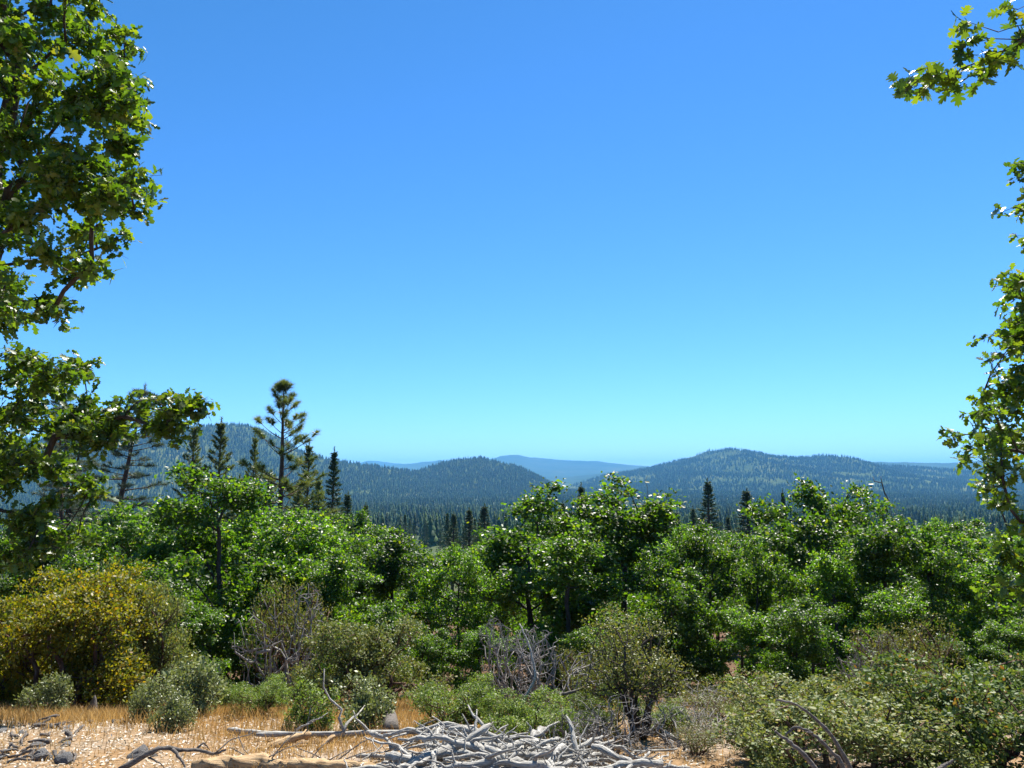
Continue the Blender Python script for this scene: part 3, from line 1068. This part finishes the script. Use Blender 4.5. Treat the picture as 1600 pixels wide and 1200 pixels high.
# ------------------------------------------------------------------ shrubs
def shrub(W, H, seed, natt, per, leaf, tmpl, stems=7, rc=.1, hollow=.55, upright=.5, r0=.035, low=.12, flat=.6):
    """multi-stemmed dome, width W, height H"""
    rg = np.random.default_rng(seed)
    att = []
    nl = 9
    lob = [(rg.uniform(-.33, .33) * W, rg.uniform(-.33, .33) * W, rg.uniform(max(low, .35), .82) * H, rg.uniform(.16, .27) * W, rg.uniform(.15, .25) * H) for _ in range(nl)]
    lob += [(rg.uniform(-.4, .4) * W, rg.uniform(-.4, .4) * W, rg.uniform(low, max(.4, low + .15)) * H, .16 * W, .16 * H) for _ in range(5)]
    while len(att) < natt:
        x, y, z, r, h = lob[rg.integers(len(lob))]
        v = nrm(rg.standard_normal(3)) * rg.uniform(hollow, 1) ** .5
        p = np.array((x + v[0] * r, y + v[1] * r, z + v[2] * h))
        if p[2] > low * H * .6:
            att.append(p)
    att = np.array(att)
    ai = np.arctan2(att[:, 1], att[:, 0]) + rg.normal(0, .4, natt)
    grp = ((ai + math.pi) / 6.2832 * stems).astype(int) % stems
    Gt, Gl = Geo(), Geo()
    allP, allO = [], []
    for s in range(stems):
        A = att[grp == s]
        if len(A) < 3:
            continue
        m = A.mean(0)
        b = np.array((m[0] * .12, m[1] * .12, -.05))
        t = np.linspace(0, 1, 6)[:, None]
        tr = b * (1 - t) + (m * np.array((.7, .7, .75))) * t + rg.standard_normal((6, 3)) * .03 * W * np.array((1, 1, .3)) * t
        N, par, tips, L = grow(tr, A, rg, first=.3, seg=.16 * W / 1.5 + .04, jit=.2, arch=-.02, kpath=.3)
        skin(Gt, N, par, r0, .0028, sides=(6, 4, 3), expo=.45, flare=False)
        if per:
            k = np.repeat(tips, per)
            c = N[k]
            allP.append(c + rg.standard_normal((len(k), 3)) * rc * np.array((1, 1, flat)))
            allO.append(nrm(c - np.array((0, 0, H * .3))))
    if per:
        scatter(Gl, np.concatenate(allP), leaf, tmpl, rg, out=np.concatenate(allO), up=.2, outw=.35, rand=.8, droop=-upright, tipout=.5)
    return Gt, Gl


def put_shrub(name, me, base, label, group=None, sc=(1, 1, 1), rz=0., cat='shrub'):
    o = link(name, None, None, base, label, cat, group, rz=rz, sc=sc)
    link('stems', me[0], o)
    if me[1] is not None:
        link('foliage', me[1], o)
    return o


def shrub_set(W, H, seed, natt, per, leaf, mat, tmpl=LEAF_QUAD, wood='manz_bark', **k):
    a, b = shrub(W, H, seed, natt, per, leaf, tmpl, **k)
    return a.mesh('stems', M[wood], True), (b.mesh('foliage', M[mat]) if per else None)


def fit(x, base_y, top_y, w_px, d=None, W=1., H=1.):
    """base point and scale for a shrub seen between these photo pixels"""
    p = gpx(x, base_y) if d is None else px(x, base_y, d)
    p[2] = float(ground(p[0], p[1])) - .03
    t = px(x, top_y, p[1])[2]
    w = w_px * p[1] / FPX
    return p, (w / W, w / W, (t - p[2]) / H)


S_round = shrub_set(2, 1.6, 401, 400, 52, .042, 'manz', rc=.065, hollow=.2)
S_round2 = shrub_set(2, 1.6, 402, 400, 50, .042, 'manz_green', rc=.065, hollow=.2, low=.05)
S_yel = shrub_set(2.6, 2.0, 403, 520, 58, .05, 'yellow', LEAF_QUAD, rc=.085, hollow=.15, low=.05)
S_rust = shrub_set(2, 1.5, 404, 400, 46, .045, 'rusty', LEAF_OVAL, rc=.062)
S_pale = shrub_set(2, 1.4, 405, 440, 46, .043, 'manz', LEAF_OVAL, rc=.062)
S_olive = shrub_set(2, 1.5, 406, 230, 22, .04, 'olive', rc=.08, low=.5)
S_small = [shrub_set(.8, .8, 410 + k, 90, 40, .042, m, LEAF_OVAL, stems=9, rc=.045, r0=.014, upright=1.3, flat=1.6, low=.06) for k, m in enumerate(('sage', 'manz_green', 'sage'))]
S_bare = shrub_set(1.6, 1.2, 420, 520, 0, .04, 'olive', wood='grey_twig', r0=.03)
S_tree = shrub_set(2.0, 2.6, 421, 330, 26, .042, 'olive', wood='bark', rc=.085, low=.42, stems=8, r0=.04, hollow=.2)

p, s = fit(105, 1082, 884, 285, 13.4, 2.6, 2.0)
put_shrub('yellow_shrub', S_yel, p, 'large shrub with yellow and gold leaves behind the dry grass', None, s, .4)
p, s = fit(20, 1085, 925, 160, 13.8, 2.6, 2.0)
put_shrub('yellow_shrub', S_yel, p, 'smaller gold-leaved shrub beside the large yellow shrub', None, s, 2.4)
p, s = fit(230, 1085, 905, 170, 14.4, 2, 1.6)
put_shrub('manzanita_shrub', S_round, p, 'dark olive shrub touching the large yellow shrub', None, s, 1.0)
p, s = fit(580, 1112, 962, 205, 11.6, 2, 1.6)
put_shrub('manzanita_shrub', S_round, p, 'rounded grey-green manzanita with a dark hollow below it', None, s, 2.2)
p, s = fit(440, 1085, 915, 130, 13, 1.6, 1.2)
put_shrub('bare_bush', S_bare, p, 'bare grey bush between the forked oak and the rounded manzanita', None, s, 0., 'bush')
p, s = fit(455, 1080, 905, 140, 13.8, 2, 1.5)
put_shrub('olive_shrub', S_olive, p, 'thin olive shrub growing through the bare grey bush', None, s, .5)
p, s = fit(405, 1118, 1052, 100, None, 2, 1.6)
put_shrub('manzanita_shrub', S_round2, p, 'low yellow-green shrub at the back of the dry grass, below the bare grey bush', None, s, .5)
SG = 'young shrubs in the dry grass clearing'
for (x, b, t, w, v, lb) in ((72, 1121, 1062, 56, 0, 'small grey-green shrub above the dark stones'), (229, 1128, 1066, 44, 2, 'thin upright young shrub beside the tallest young shrub'),
                            (302, 1122, 1038, 84, 0, 'tallest young shrub in the dry grass, in front of the forked oak'), (274, 1142, 1085, 46, 2, 'small shrub at the foot of the tallest young shrub'),
                            (482, 1138, 1085, 62, 1, 'small greenish shrub behind the long white fallen log'), (574, 1142, 1066, 70, 2, 'upright grey-green young shrub in front of the rounded manzanita'),
                            (350, 1112, 1075, 50, 1, 'short green shrub between the tallest young shrub and the low yellow-green shrub')):
    p, s = fit(x, b, t, w, None, .8, .8)
    put_shrub('young_shrub', S_small[v], p, lb, SG, (s[0] * 1.25, s[1] * 1.25, s[2] * 1.2), rng.uniform(0, 6))
p, s = fit(715, 1150, 1048, 150, None, 2, 1.6)
put_shrub('manzanita_shrub', S_round2, p, 'bushy green and gold shrub right behind the brush pile', None, s, .2)
p, s = fit(820, 1165, 1078, 150, None, 2, 1.6)
put_shrub('manzanita_shrub', S_round2, p, 'low green shrub in front of the bleached bare bush', None, s, 1.7)
p, s = fit(865, 1130, 985, 150, 9.6, 1.6, 1.2)
put_shrub('bare_bush', S_bare, p, 'bleached bare bush of pale tangled twigs beside the dark-stemmed manzanita', None, s, 2.0, 'bush')
p, s = fit(800, 1110, 960, 110, 11, 1.6, 1.2)
put_shrub('bare_bush', S_bare, p, 'taller bare grey bush behind the green shrub near the brush pile', None, s, 3.0, 'bush')
p, s = fit(1000, 1185, 925, 165, 8.6, 2.0, 2.6)
put_shrub('manzanita_shrub', S_tree, p, 'dark-stemmed tall manzanita with a thin olive crown and bare lower limbs', None, s, .9)
p, s = fit(915, 1140, 1010, 100, 10.4, 2, 1.5)
put_shrub('olive_shrub', S_olive, p, 'olive shrub with sparse leaves behind the bleached bare bush', None, s, 1.5)
p, s = fit(1405, 1090, 966, 155, 11.5, 2, 1.5)
put_shrub('olive_shrub', S_olive, p, 'twiggy olive bush with a bare grey lower half', None, s, 2.5)
p, s = fit(1365, 1085, 985, 90, 11.2, 1.6, 1.2)
put_shrub('bare_bush', S_bare, p, 'bare twiggy bush leaning against the twiggy olive bush', None, s, 4.0, 'bush')
p, s = fit(1300, 1290, 1072, 300, 6.6, 2, 1.4)
put_shrub('manzanita_shrub', S_pale, p, 'broad pale green manzanita thicket behind the arching dead branches', None, s, .3)
p, s = fit(1400, 1200, 1050, 200, 8.0, 2, 1.4)
put_shrub('manzanita_shrub', S_pale, p, 'pale green manzanita between the broad thicket and the rust-tipped shrub', None, s, 3.3)
p, s = fit(1545, 1280, 1012, 300, 7.0, 2, 1.5)
put_shrub('manzanita_shrub', S_rust, p, 'green shrub with rust-orange tips below the silvery-leaved near oak', None, s, .8)
p, s = fit(1200, 1240, 1100, 110, 7.2, 2, 1.4)
put_shrub('manzanita_shrub', S_pale, p, 'small pale manzanita at the end of the broad thicket', None, s, 5.0)
p, s = fit(1110, 1150, 1075, 90, 10.4, 2, 1.5)
put_shrub('olive_shrub', S_olive, p, 'low thin olive shrub between the dark-stemmed manzanita and the pale thicket', None, s, 4.5)

# dead and living brush round the foot of the dark-stemmed manzanita
BB = 'low brush round the dark-stemmed manzanita'
for k, (x, b, t, w, d) in enumerate(((955, 1195, 1095, 120, 7.6), (1060, 1195, 1105, 130, 7.8), (1130, 1190, 1110, 110, 8.2), (905, 1185, 1100, 100, 7.7), (1085, 1150, 1070, 120, 9.4))):
    p, s = fit(x, b, t, w, d, 1.6, 1.2)
    put_shrub('bare_bush', S_bare, p, 'low leafless grey bush at the foot of the dark-stemmed manzanita', BB, s, k * 1.3, 'bush')
for k, (x, b, t, w, d) in enumerate(((1030, 1170, 1090, 110, 9.0), (1140, 1170, 1085, 120, 8.8), (940, 1165, 1075, 110, 9.0), (1090, 1200, 1130, 90, 7.4), (870, 1165, 1090, 110, 8.4), (1175, 1130, 1050, 120, 10.6))):
    p, s = fit(x, b, t, w, d, 2, 1.6)
    put_shrub('manzanita_shrub', (S_round2, S_olive)[k % 2], p, ('low green', 'low thin olive')[k % 2] + ' shrub in the brush round the dark-stemmed manzanita', BB, s, k * 1.1)

# young oaks in the shade of the belt
ru = np.random.default_rng(55)
for k in range(30):
    x = -40 + k * 56 + ru.normal(0, 20)
    d = ru.uniform(17.2, 21)
    q = px(x, 1050, d)
    g = float(ground(q[0], q[1]))
    w = ru.uniform(.22, .38)
    a_, b_, H = OAKS[int(ru.integers(0, 5))]
    o = link('oak_sapling', None, None, (q[0], q[1], g - .04), 'young bushy oak growing in the shade at the front of the oak belt', 'tree', 'young oaks at the front of the belt', rz=ru.uniform(0, 6), sc=(w * 1.1, w * 1.1, w))
    link('trunk', a_, o)
    link('crown', b_, o)

# bare forked snags against the ridge
def snag(x, top, d, label, seed, spread, n):
    rg = np.random.default_rng(seed)
    loc, s = stand(x, top, d, 1.0)
    H = s
    att = np.array([(rg.uniform(-1, .5) * spread, rg.uniform(-1, 1) * spread * .5, H * rg.uniform(.8, 1)) for _ in range(n)] + [(0.05, 0, H)])
    tr = np.stack([np.linspace(0, .05, 9), np.zeros(9), np.linspace(0, H * .82, 9)], 1)
    N, par, tips, L = grow(tr, att, rg, first=.8, jit=.06, arch=-.03)
    G = Geo()
    skin(G, N, par, .032, .006, sides=(6, 5, 4))
    link('dead_snag', G.mesh('dead_snag', M['dark_wood'], True), None, loc, label, 'dead tree')


snag(1374, 742, 27, 'bare forked dead snag standing up over the dark-trunked oak', 501, .7, 6)
snag(1011, 742, 60, 'thin bare dead trunk beyond the round-topped oak', 502, .25, 3)

# ------------------------------------------------------------------ dead wood in the foreground
def limb_mesh(L, r, rg, bend=.25, stubs=2, mat='bleached', sides=7, twist=.12, taper=.35):
    n = 14
    t = np.linspace(0, 1, n)
    w = np.cumsum(rg.standard_normal((n, 3)) * twist * L / n, 0)
    a = rg.uniform(0, 6.28)
    P = np.stack([(t - .5) * L, math.cos(a) * bend * L * (t - .5) ** 2 * 2, abs(math.sin(a)) * bend * L * (.25 - (t - .5) ** 2)], 1) + w * np.array((.3, 1, .7))
    rad = r * (1 - (1 - taper) * t) * (1 + .14 * rg.standard_normal(n))
    rad[0] *= .75
    rad[-1] *= .45
    G = Geo()
    G.add(*tube(P, rad, sides, .2 if mat == 'tan_wood' else .11))
    for q in range(stubs):
        i = rg.integers(3, n - 2)
        d = nrm(rg.standard_normal(3) + np.array((.6, 0, .4)))
        ls = L * rg.uniform(.10, .32)
        tt = np.linspace(0, 1, 6)[:, None]
        Q = P[i] + d * ls * tt + np.cumsum(rg.standard_normal((6, 3)) * ls * .06, 0)
        G.add(*tube(Q, np.linspace(rad[i] * .62, rad[i] * .2, 6), 5, .08))
    return G.mesh('dead_branch', M[mat], True)


rb = np.random.default_rng(600)
BP = 'bleached branches of the brush pile'
kinds = [limb_mesh(rb.uniform(.4, 1.1), rb.uniform(.007, .016) if _ % 3 else rb.uniform(.02, .038), rb, rb.uniform(.05, .5), int(rb.integers(2, 6)), twist=.3) for _ in range(18)]
for k in range(170):
    a = rb.normal(0, 1)
    x = 800 + a * 110 if k % 4 else rb.uniform(600, 1000)
    y = 1200
    d = rb.uniform(5.7, 7.3)
    p = px(x, y, d)
    g = float(ground(p[0], p[1]))
    c = math.exp(-((x - 790) / 190) ** 2)
    z = g + .04 + rb.random() ** .8 * .17 * c
    o = link('dead_branch', kinds[k % 18], None, (p[0], p[1], z), 'bleached grey dead branch tangled in the brush pile', 'branch', BP)
    o.rotation_euler = (rb.uniform(-.6, .6), rb.normal(0, .2), rb.choice((0, math.pi)) + rb.normal(0, .75))
for (x, y, d, L, r, rz, ry, lb) in ((700, 1172, 6.6, .9, .06, .55, -.28, 'thick bleached log lying across one end of the brush pile'),
                                    (745, 1168, 6.9, 1.0, .036, .35, -.12, 'long bleached limb slanting up out of the brush pile'),
                                    (655, 1192, 6.5, .6, .045, -.3, .1, 'short knotty bleached log at the foot of the brush pile'),
                                    (900, 1180, 6.7, .7, .04, 1.9, -.9, 'pale gnarled root standing up out of the brush pile')):
    p = px(x, y, d)
    o = link('dead_log', limb_mesh(L, r, rb, .15, 3, sides=10, twist=.14), None, p, lb, 'log')
    o.rotation_euler = (0, ry, rz)
# upright pale stubs
for (x, y, h, lb) in ((715, 1150, .34, 'pale upright dead stick, the tallest beside the brush pile'), (697, 1148, .26, 'pale slanted dead stick beside the tallest upright stick'),
                      (782, 1140, .3, 'pale forked dead stick behind the brush pile'), (482, 1143, .24, 'pale dead stick rising from the long white log')):
    p = gpx(x, y)
    o = link('dead_stick', limb_mesh(h * 1.3, .014, rb, .15, 1, sides=6), None, p + np.array((0, 0, h * .45)), lb, 'stick')
    o.rotation_euler = (rb.normal(0, .2), -1.35 + rb.normal(0, .15), rb.uniform(0, 6))
# long white fallen log
p = gpx(585, 1158)
o = link('fallen_log', limb_mesh(2.6, .03, rb, .03, 5, sides=9, twist=.06, taper=.6), None, p + np.array((0, 0, .05)), 'long white fallen log lying across the dry grass', 'log')
o.rotation_euler = (0, .0, -.06)
p = gpx(440, 1150)
o = link('fallen_log', limb_mesh(1.3, .035, rb, .04, 2, sides=8, twist=.05), None, p + np.array((0, 0, .04)), 'thinner white fallen limb ending beside the long white log', 'log')
o.rotation_euler = (0, 0, -.12)
# tan split logs
for (x, y, L, r, rz, ry, m, lb) in ((440, 1168, .62, .045, .45, -.2, 'tan_wood', 'tan split log with dark bark lying in the dry grass'),
                                    (497, 1172, .42, .03, .9, -.35, 'tan_wood', 'small pale wedge of split wood leaning in the dry grass'),
                                    (400, 1203, 1.1, .075, .06, 0., 'tan_wood', 'shaggy tan rotten log lying beside the dark forked branch'),
                                    (520, 1204, .8, .05, -.05, 0., 'tan_wood', 'brown flaking log at the end of the shaggy tan log')):
    p = gpx(x, y)
    o = link('split_log', limb_mesh(L, r, rb, .05, 0, m, sides=12, twist=.08, taper=.7), None, p + np.array((0, 0, r * .7)), lb, 'log')
    o.rotation_euler = (0, ry, rz)
# dark fallen branch with forks
def drawn_branch(pts, d, r, label, mat='dark_wood', side=(), cat='branch', name='dead_branch'):
    P = np.array([px(a, b, d + dz) for a, b, dz in pts])
    t = np.linspace(0, 1, 22)
    s = np.linspace(0, 1, len(P))
    Q = np.stack([np.interp(t, s, P[:, c]) for c in range(3)], 1)
    Q[1:-1] = .25 * Q[:-2] + .5 * Q[1:-1] + .25 * Q[2:]
    Q += rb.standard_normal(Q.shape) * r * .12
    base = Q[0].copy()
    G = Geo()
    G.add(*tube(Q - base, np.linspace(r, r * .4, 22) * (1 + .08 * rb.standard_normal(22)), 8, .07))
    for pts2, r2 in side:
        P2 = np.array([px(a, b, d + dz) for a, b, dz in pts2]) - base
        s2 = np.linspace(0, 1, len(P2))
        t2 = np.linspace(0, 1, 12)
        Q2 = np.stack([np.interp(t2, s2, P2[:, c]) for c in range(3)], 1) + rb.standard_normal((12, 3)) * r2 * .2
        G.add(*tube(Q2, np.linspace(r2, r2 * .3, 12), 6, .06))
    return link(name, G.mesh(name, M[mat], True), None, base, label, cat)


drawn_branch([(188, 1204, 0), (225, 1180, .05), (255, 1168, .1), (285, 1172, .15), (310, 1172, .2), (335, 1180, .2), (352, 1172, .3)], 6.75, .026, 'dark forked fallen branch arching over the wood litter', side=(
    ([(270, 1170, .1), (285, 1190, .05), (292, 1206, 0)], .017), ([(305, 1172, .2), (318, 1160, .25), (328, 1172, .3)], .012), ([(335, 1178, .2), (360, 1155, .35), (390, 1148, .5), (402, 1140, .6)], .008),
    ([(232, 1184, .05), (250, 1192, 0), (262, 1206, 0)], .008), ([(372, 1150, .4), (382, 1172, .3), (388, 1178, .3)], .006)))
TW = 'thin dark twigs arching over the dry grass'
for k in range(9):
    x0, y0 = rb.uniform(395, 560), rb.uniform(1180, 1205)
    L = rb.uniform(45, 110)
    a = rb.uniform(.35, .95) if k % 4 else rb.uniform(2.2, 2.7)
    drawn_branch([(x0, y0, 0), (x0 + L * .5 * math.cos(a), y0 - L * .5 * math.sin(a), .1), (x0 + L * math.cos(a), y0 - L * .85 * math.sin(a), .3)], 6.9, .0065, 'thin dark twig arching over the dry grass near the split logs',
                 cat='twig', name='dead_twig')['group'] = TW
drawn_branch([(1345, 1240, .0), (1325, 1190, 0), (1300, 1150, .02), (1270, 1118, .05), (1240, 1098, .05), (1213, 1094, .05)], 5.3, .017, 'longest arching dead branch in front of the pale manzanita thicket')
drawn_branch([(1330, 1240, .0), (1315, 1190, 0), (1285, 1160, .02), (1262, 1140, .05), (1240, 1135, .05), (1228, 1150, .05)], 5.2, .017, 'hooked dead branch curling under the longest arching branch', side=(([(1270, 1146, .03), (1258, 1143, .0)], .008),))
drawn_branch([(1290, 1225, .0), (1262, 1185, 0), (1235, 1160, .02), (1211, 1143, .05)], 5.0, .02, 'straight blunt dead branch below the hooked one')
drawn_branch([(1455, 1225, .0), (1470, 1200, 0), (1488, 1188, .02)], 5.0, .02, 'short dead stub poking up before the rust-tipped shrub')
drawn_branch([(880, 1085, 0), (900, 1080, 0), (915, 1072, .05), (922, 1045, .1), (925, 1020, .1)], 8.8, .02, 'dark bent dead stem crossing the bleached bare bush')
drawn_branch([(1035, 1145, 0), (1075, 1165, -.1), (1110, 1185, -.2), (1125, 1200, -.3)], 8.2, .03, 'grey fallen limb at the foot of the dark-stemmed manzanita', 'bleached')
drawn_branch([(835, 1150, 0), (815, 1100, .1), (838, 1060, .1), (828, 1010, .2), (812, 975, .3)], 8.4, .02, 'pale crooked dead stem beside the bleached bare bush', 'bleached')

# stones and charred lumps
def stone_mesh(seed, flat=.7):
    r_ = np.random.default_rng(seed)
    import bmesh
    bm = bmesh.new()
    bmesh.ops.create_icosphere(bm, subdivisions=3, radius=1)
    c = nrm(r_.standard_normal((9, 3)))
    h = r_.uniform(.35, .8, 9)
    for v in bm.verts:
        p = np.array(v.co)
        for q in range(9):
            e = p @ c[q] - h[q]
            if e > 0:
                p = p - c[q] * e * .9
        p = p * (1 + .10 * vnoise(p[0] * 7, p[1] * 7 + p[2] * 5, seed))
        v.co = (p[0], p[1] * .8, p[2] * flat)
    me = bpy.data.meshes.new('stone')
    bm.to_mesh(me)
    bm.free()
    me.materials.append(M['rock'])
    return me


ST = [stone_mesh(700 + k, (.6, .75, .5, .8)[k % 4]) for k in range(6)]
SN = 'dark stones in the wood litter'
for (x, y, r, k, lb) in ((87, 1124, .085, 0, 'dark stone below the small grey-green shrub'), (141, 1130, .055, 1, 'dark stone at the foot of the pointed stump'), (155, 1132, .04, 2, 'small dark stone beside the stone at the pointed stump'),
                         (178, 1130, .05, 3, 'pale-topped stone of a touching pair'), (191, 1131, .05, 4, 'rounded stone of a touching pair'), (98, 1192, .1, 5, 'largest pale-faced stone in the wood litter')):
    p = gpx(x, y)
    o = link('stone', ST[k], None, p + np.array((0, 0, r * .3)), lb, 'stone', SN, rz=rb.uniform(0, 6), sc=(r, r, r))
for k in range(26):
    x, y = rb.uniform(-30, 105), rb.uniform(1135, 1190)
    if k > 20:
        x, y = rb.uniform(100, 300), rb.uniform(1140, 1200)
    p = gpx(x, y)
    r = rb.uniform(.03, .11)
    link('stone', ST[k % 6], None, p + np.array((0, 0, r * .2)), 'dark rough stone scattered in the grey wood litter of the clearing', 'stone', SN, rz=rb.uniform(0, 6), sc=(r * rb.uniform(.9, 1.6), r, r * rb.uniform(.5, 1)))
CH = [limb_mesh(rb.uniform(.15, .45), rb.uniform(.014, .035), rb, .2, 2, 'dark_wood', twist=.3) for _ in range(5)]
for k in range(26):
    p = gpx(rb.uniform(-30, 120), rb.uniform(1132, 1192))
    o = link('charred_wood', CH[k % 5], None, p + np.array((0, 0, .03)), 'dark weathered wood chunk lying among the stones in the litter', 'wood chunk', 'dark wood chunks among the stones')
    o.rotation_euler = (rb.uniform(0, 6), rb.normal(0, .25), rb.uniform(0, 6))
# pointed stump and cut log
G = Geo()
G.add(*tube(np.array([(0, 0, -.02), (.005, 0, .07), (.012, 0, .13), (.02, 0, .17), (.024, 0, .2)]), np.array((.07, .055, .04, .02, .004)), 9, .12))
p = gpx(143, 1122)
link('tree_stump', G.mesh('tree_stump', M['dark_wood'], True), None, p, 'small pointed dark stump standing in the dry grass', 'stump', sc=(1.3, 1.3, 1.7))
G = Geo()
G.add(*tube(np.array([(0, -.25, .07), (0, -.1, .075), (0, .1, .075), (0, .3, .07)]), np.array((.085, .09, .09, .08)), 14, .02))
p = gpx(610, 1146)
link('cut_log', G.mesh('cut_log', M['dark_wood'], True), None, p + np.array((0, 0, .03)), 'short cut log end facing out between the young shrub and the brush pile', 'log', rz=.2)

# ------------------------------------------------------------------ dry grass and litter
rgx = np.random.default_rng(900)
n = 120000
gx, gy = rgx.uniform(-11, 7.5, n), 4.5 + rgx.random(n) ** .8 * 9.5
den = .35 + .5 * vnoise(gx * .9, gy * 1.1, 4) + .55 * np.clip((gy - 8.2) / 2.0, -0.6, 1)
den += .75 * np.exp(-((gx + 2.0) / 1.5) ** 2)
den -= .7 * np.exp(-(((gx + 5.0) / 2.2) ** 2 + ((gy - 7.6) / 1.5) ** 2))
den = np.where(gx > .3, den * .3, den)
k = rgx.random(n) < np.clip(den, .2, 1)
gx, gy = gx[k], gy[k]
n = len(gx)
gz = ground(gx, gy)
h = rgx.uniform(.04, .19, n) * np.clip(.55 + .2 * (gy - 7), .5, 1.1) * (1 + .35 * vnoise(gx * 2.1, gy * 2.3, 7))
a = rgx.uniform(0, 6.28, n)
ln = rgx.normal(0, .35, (n, 2)) * h[:, None]
w = .0035
B = np.stack([gx, gy, gz - .01], 1)
D = np.stack([np.cos(a) * w, np.sin(a) * w, np.zeros(n)], 1)
Mid = B + np.stack([ln[:, 0] * .35, ln[:, 1] * .35, h * .6], 1)
Tp = B + np.stack([ln[:, 0], ln[:, 1], h], 1)
V = np.stack([B - D, B + D, Mid + D * .8, Mid - D * .8, Tp], 1).reshape(-1, 3)
T = (np.array([(0, 1, 2), (0, 2, 3), (3, 2, 4)])[None] + (np.arange(n) * 5)[:, None, None]).reshape(-1, 3)
link('dry_grass', mesh('dry_grass', V, T, M['straw'], np.repeat(rgx.random(n), 5)), label='short golden dry grass covering the clearing', cat='grass', kind='stuff')

n = 42000
lx, ly = rgx.uniform(-9, 6, n), 4.5 + rgx.random(n) * 8.5
k = rgx.random(n) < np.clip(.35 - .5 * vnoise(lx * .9, ly * 1.1, 4) + .9 * np.exp(-(((lx + 4.6) / 2.6) ** 2 + ((ly - 7.6) / 1.8) ** 2)), .08, 1)
lx, ly = lx[k], ly[k]
G = Geo()
P = np.stack([lx, ly, ground(lx, ly) + .012], 1)
CHIP = (np.array([(-.18, 0, 0), (.16, .05, .02), (.2, .9, .05), (0, 1.05, 0), (-.16, .8, .06)]), np.array([(0, 1, 2), (0, 2, 3), (0, 3, 4)]))
scatter(G, P, .034, CHIP, rgx, up=1.6, rand=.45, droop=0)
link('wood_litter', G.mesh('wood_litter', M['litter']), label='pale wood chips and dead leaves strewn over the clearing', cat='litter', kind='stuff')

# ------------------------------------------------------------------ haze over the valley
def haze():
    x0, x1, y0, y1, z0, z1 = -23500, 23500, -23500, 23500, -114, 440
    V = np.array([(x, y, z) for x in (x0, x1) for y in (y0, y1) for z in (z0, z1)], float)
    T = [(0, 1, 3), (0, 3, 2), (4, 6, 7), (4, 7, 5), (0, 4, 5), (0, 5, 1), (2, 3, 7), (2, 7, 6), (0, 2, 6), (0, 6, 4), (1, 5, 7), (1, 7, 3)]
    m, nd, lk, out = new_mat('haze')
    v = nd.new('ShaderNodeVolumePrincipled')
    v.inputs['Color'].default_value = (.17, .52, 1.0, 1)
    v.inputs['Density'].default_value = 6.6e-5
    v.inputs['Anisotropy'].default_value = 0.0
    lk.new(v.outputs[0], out.inputs['Volume'])
    link('haze', mesh('haze', V, np.array(T), m), kind='stuff')


haze()
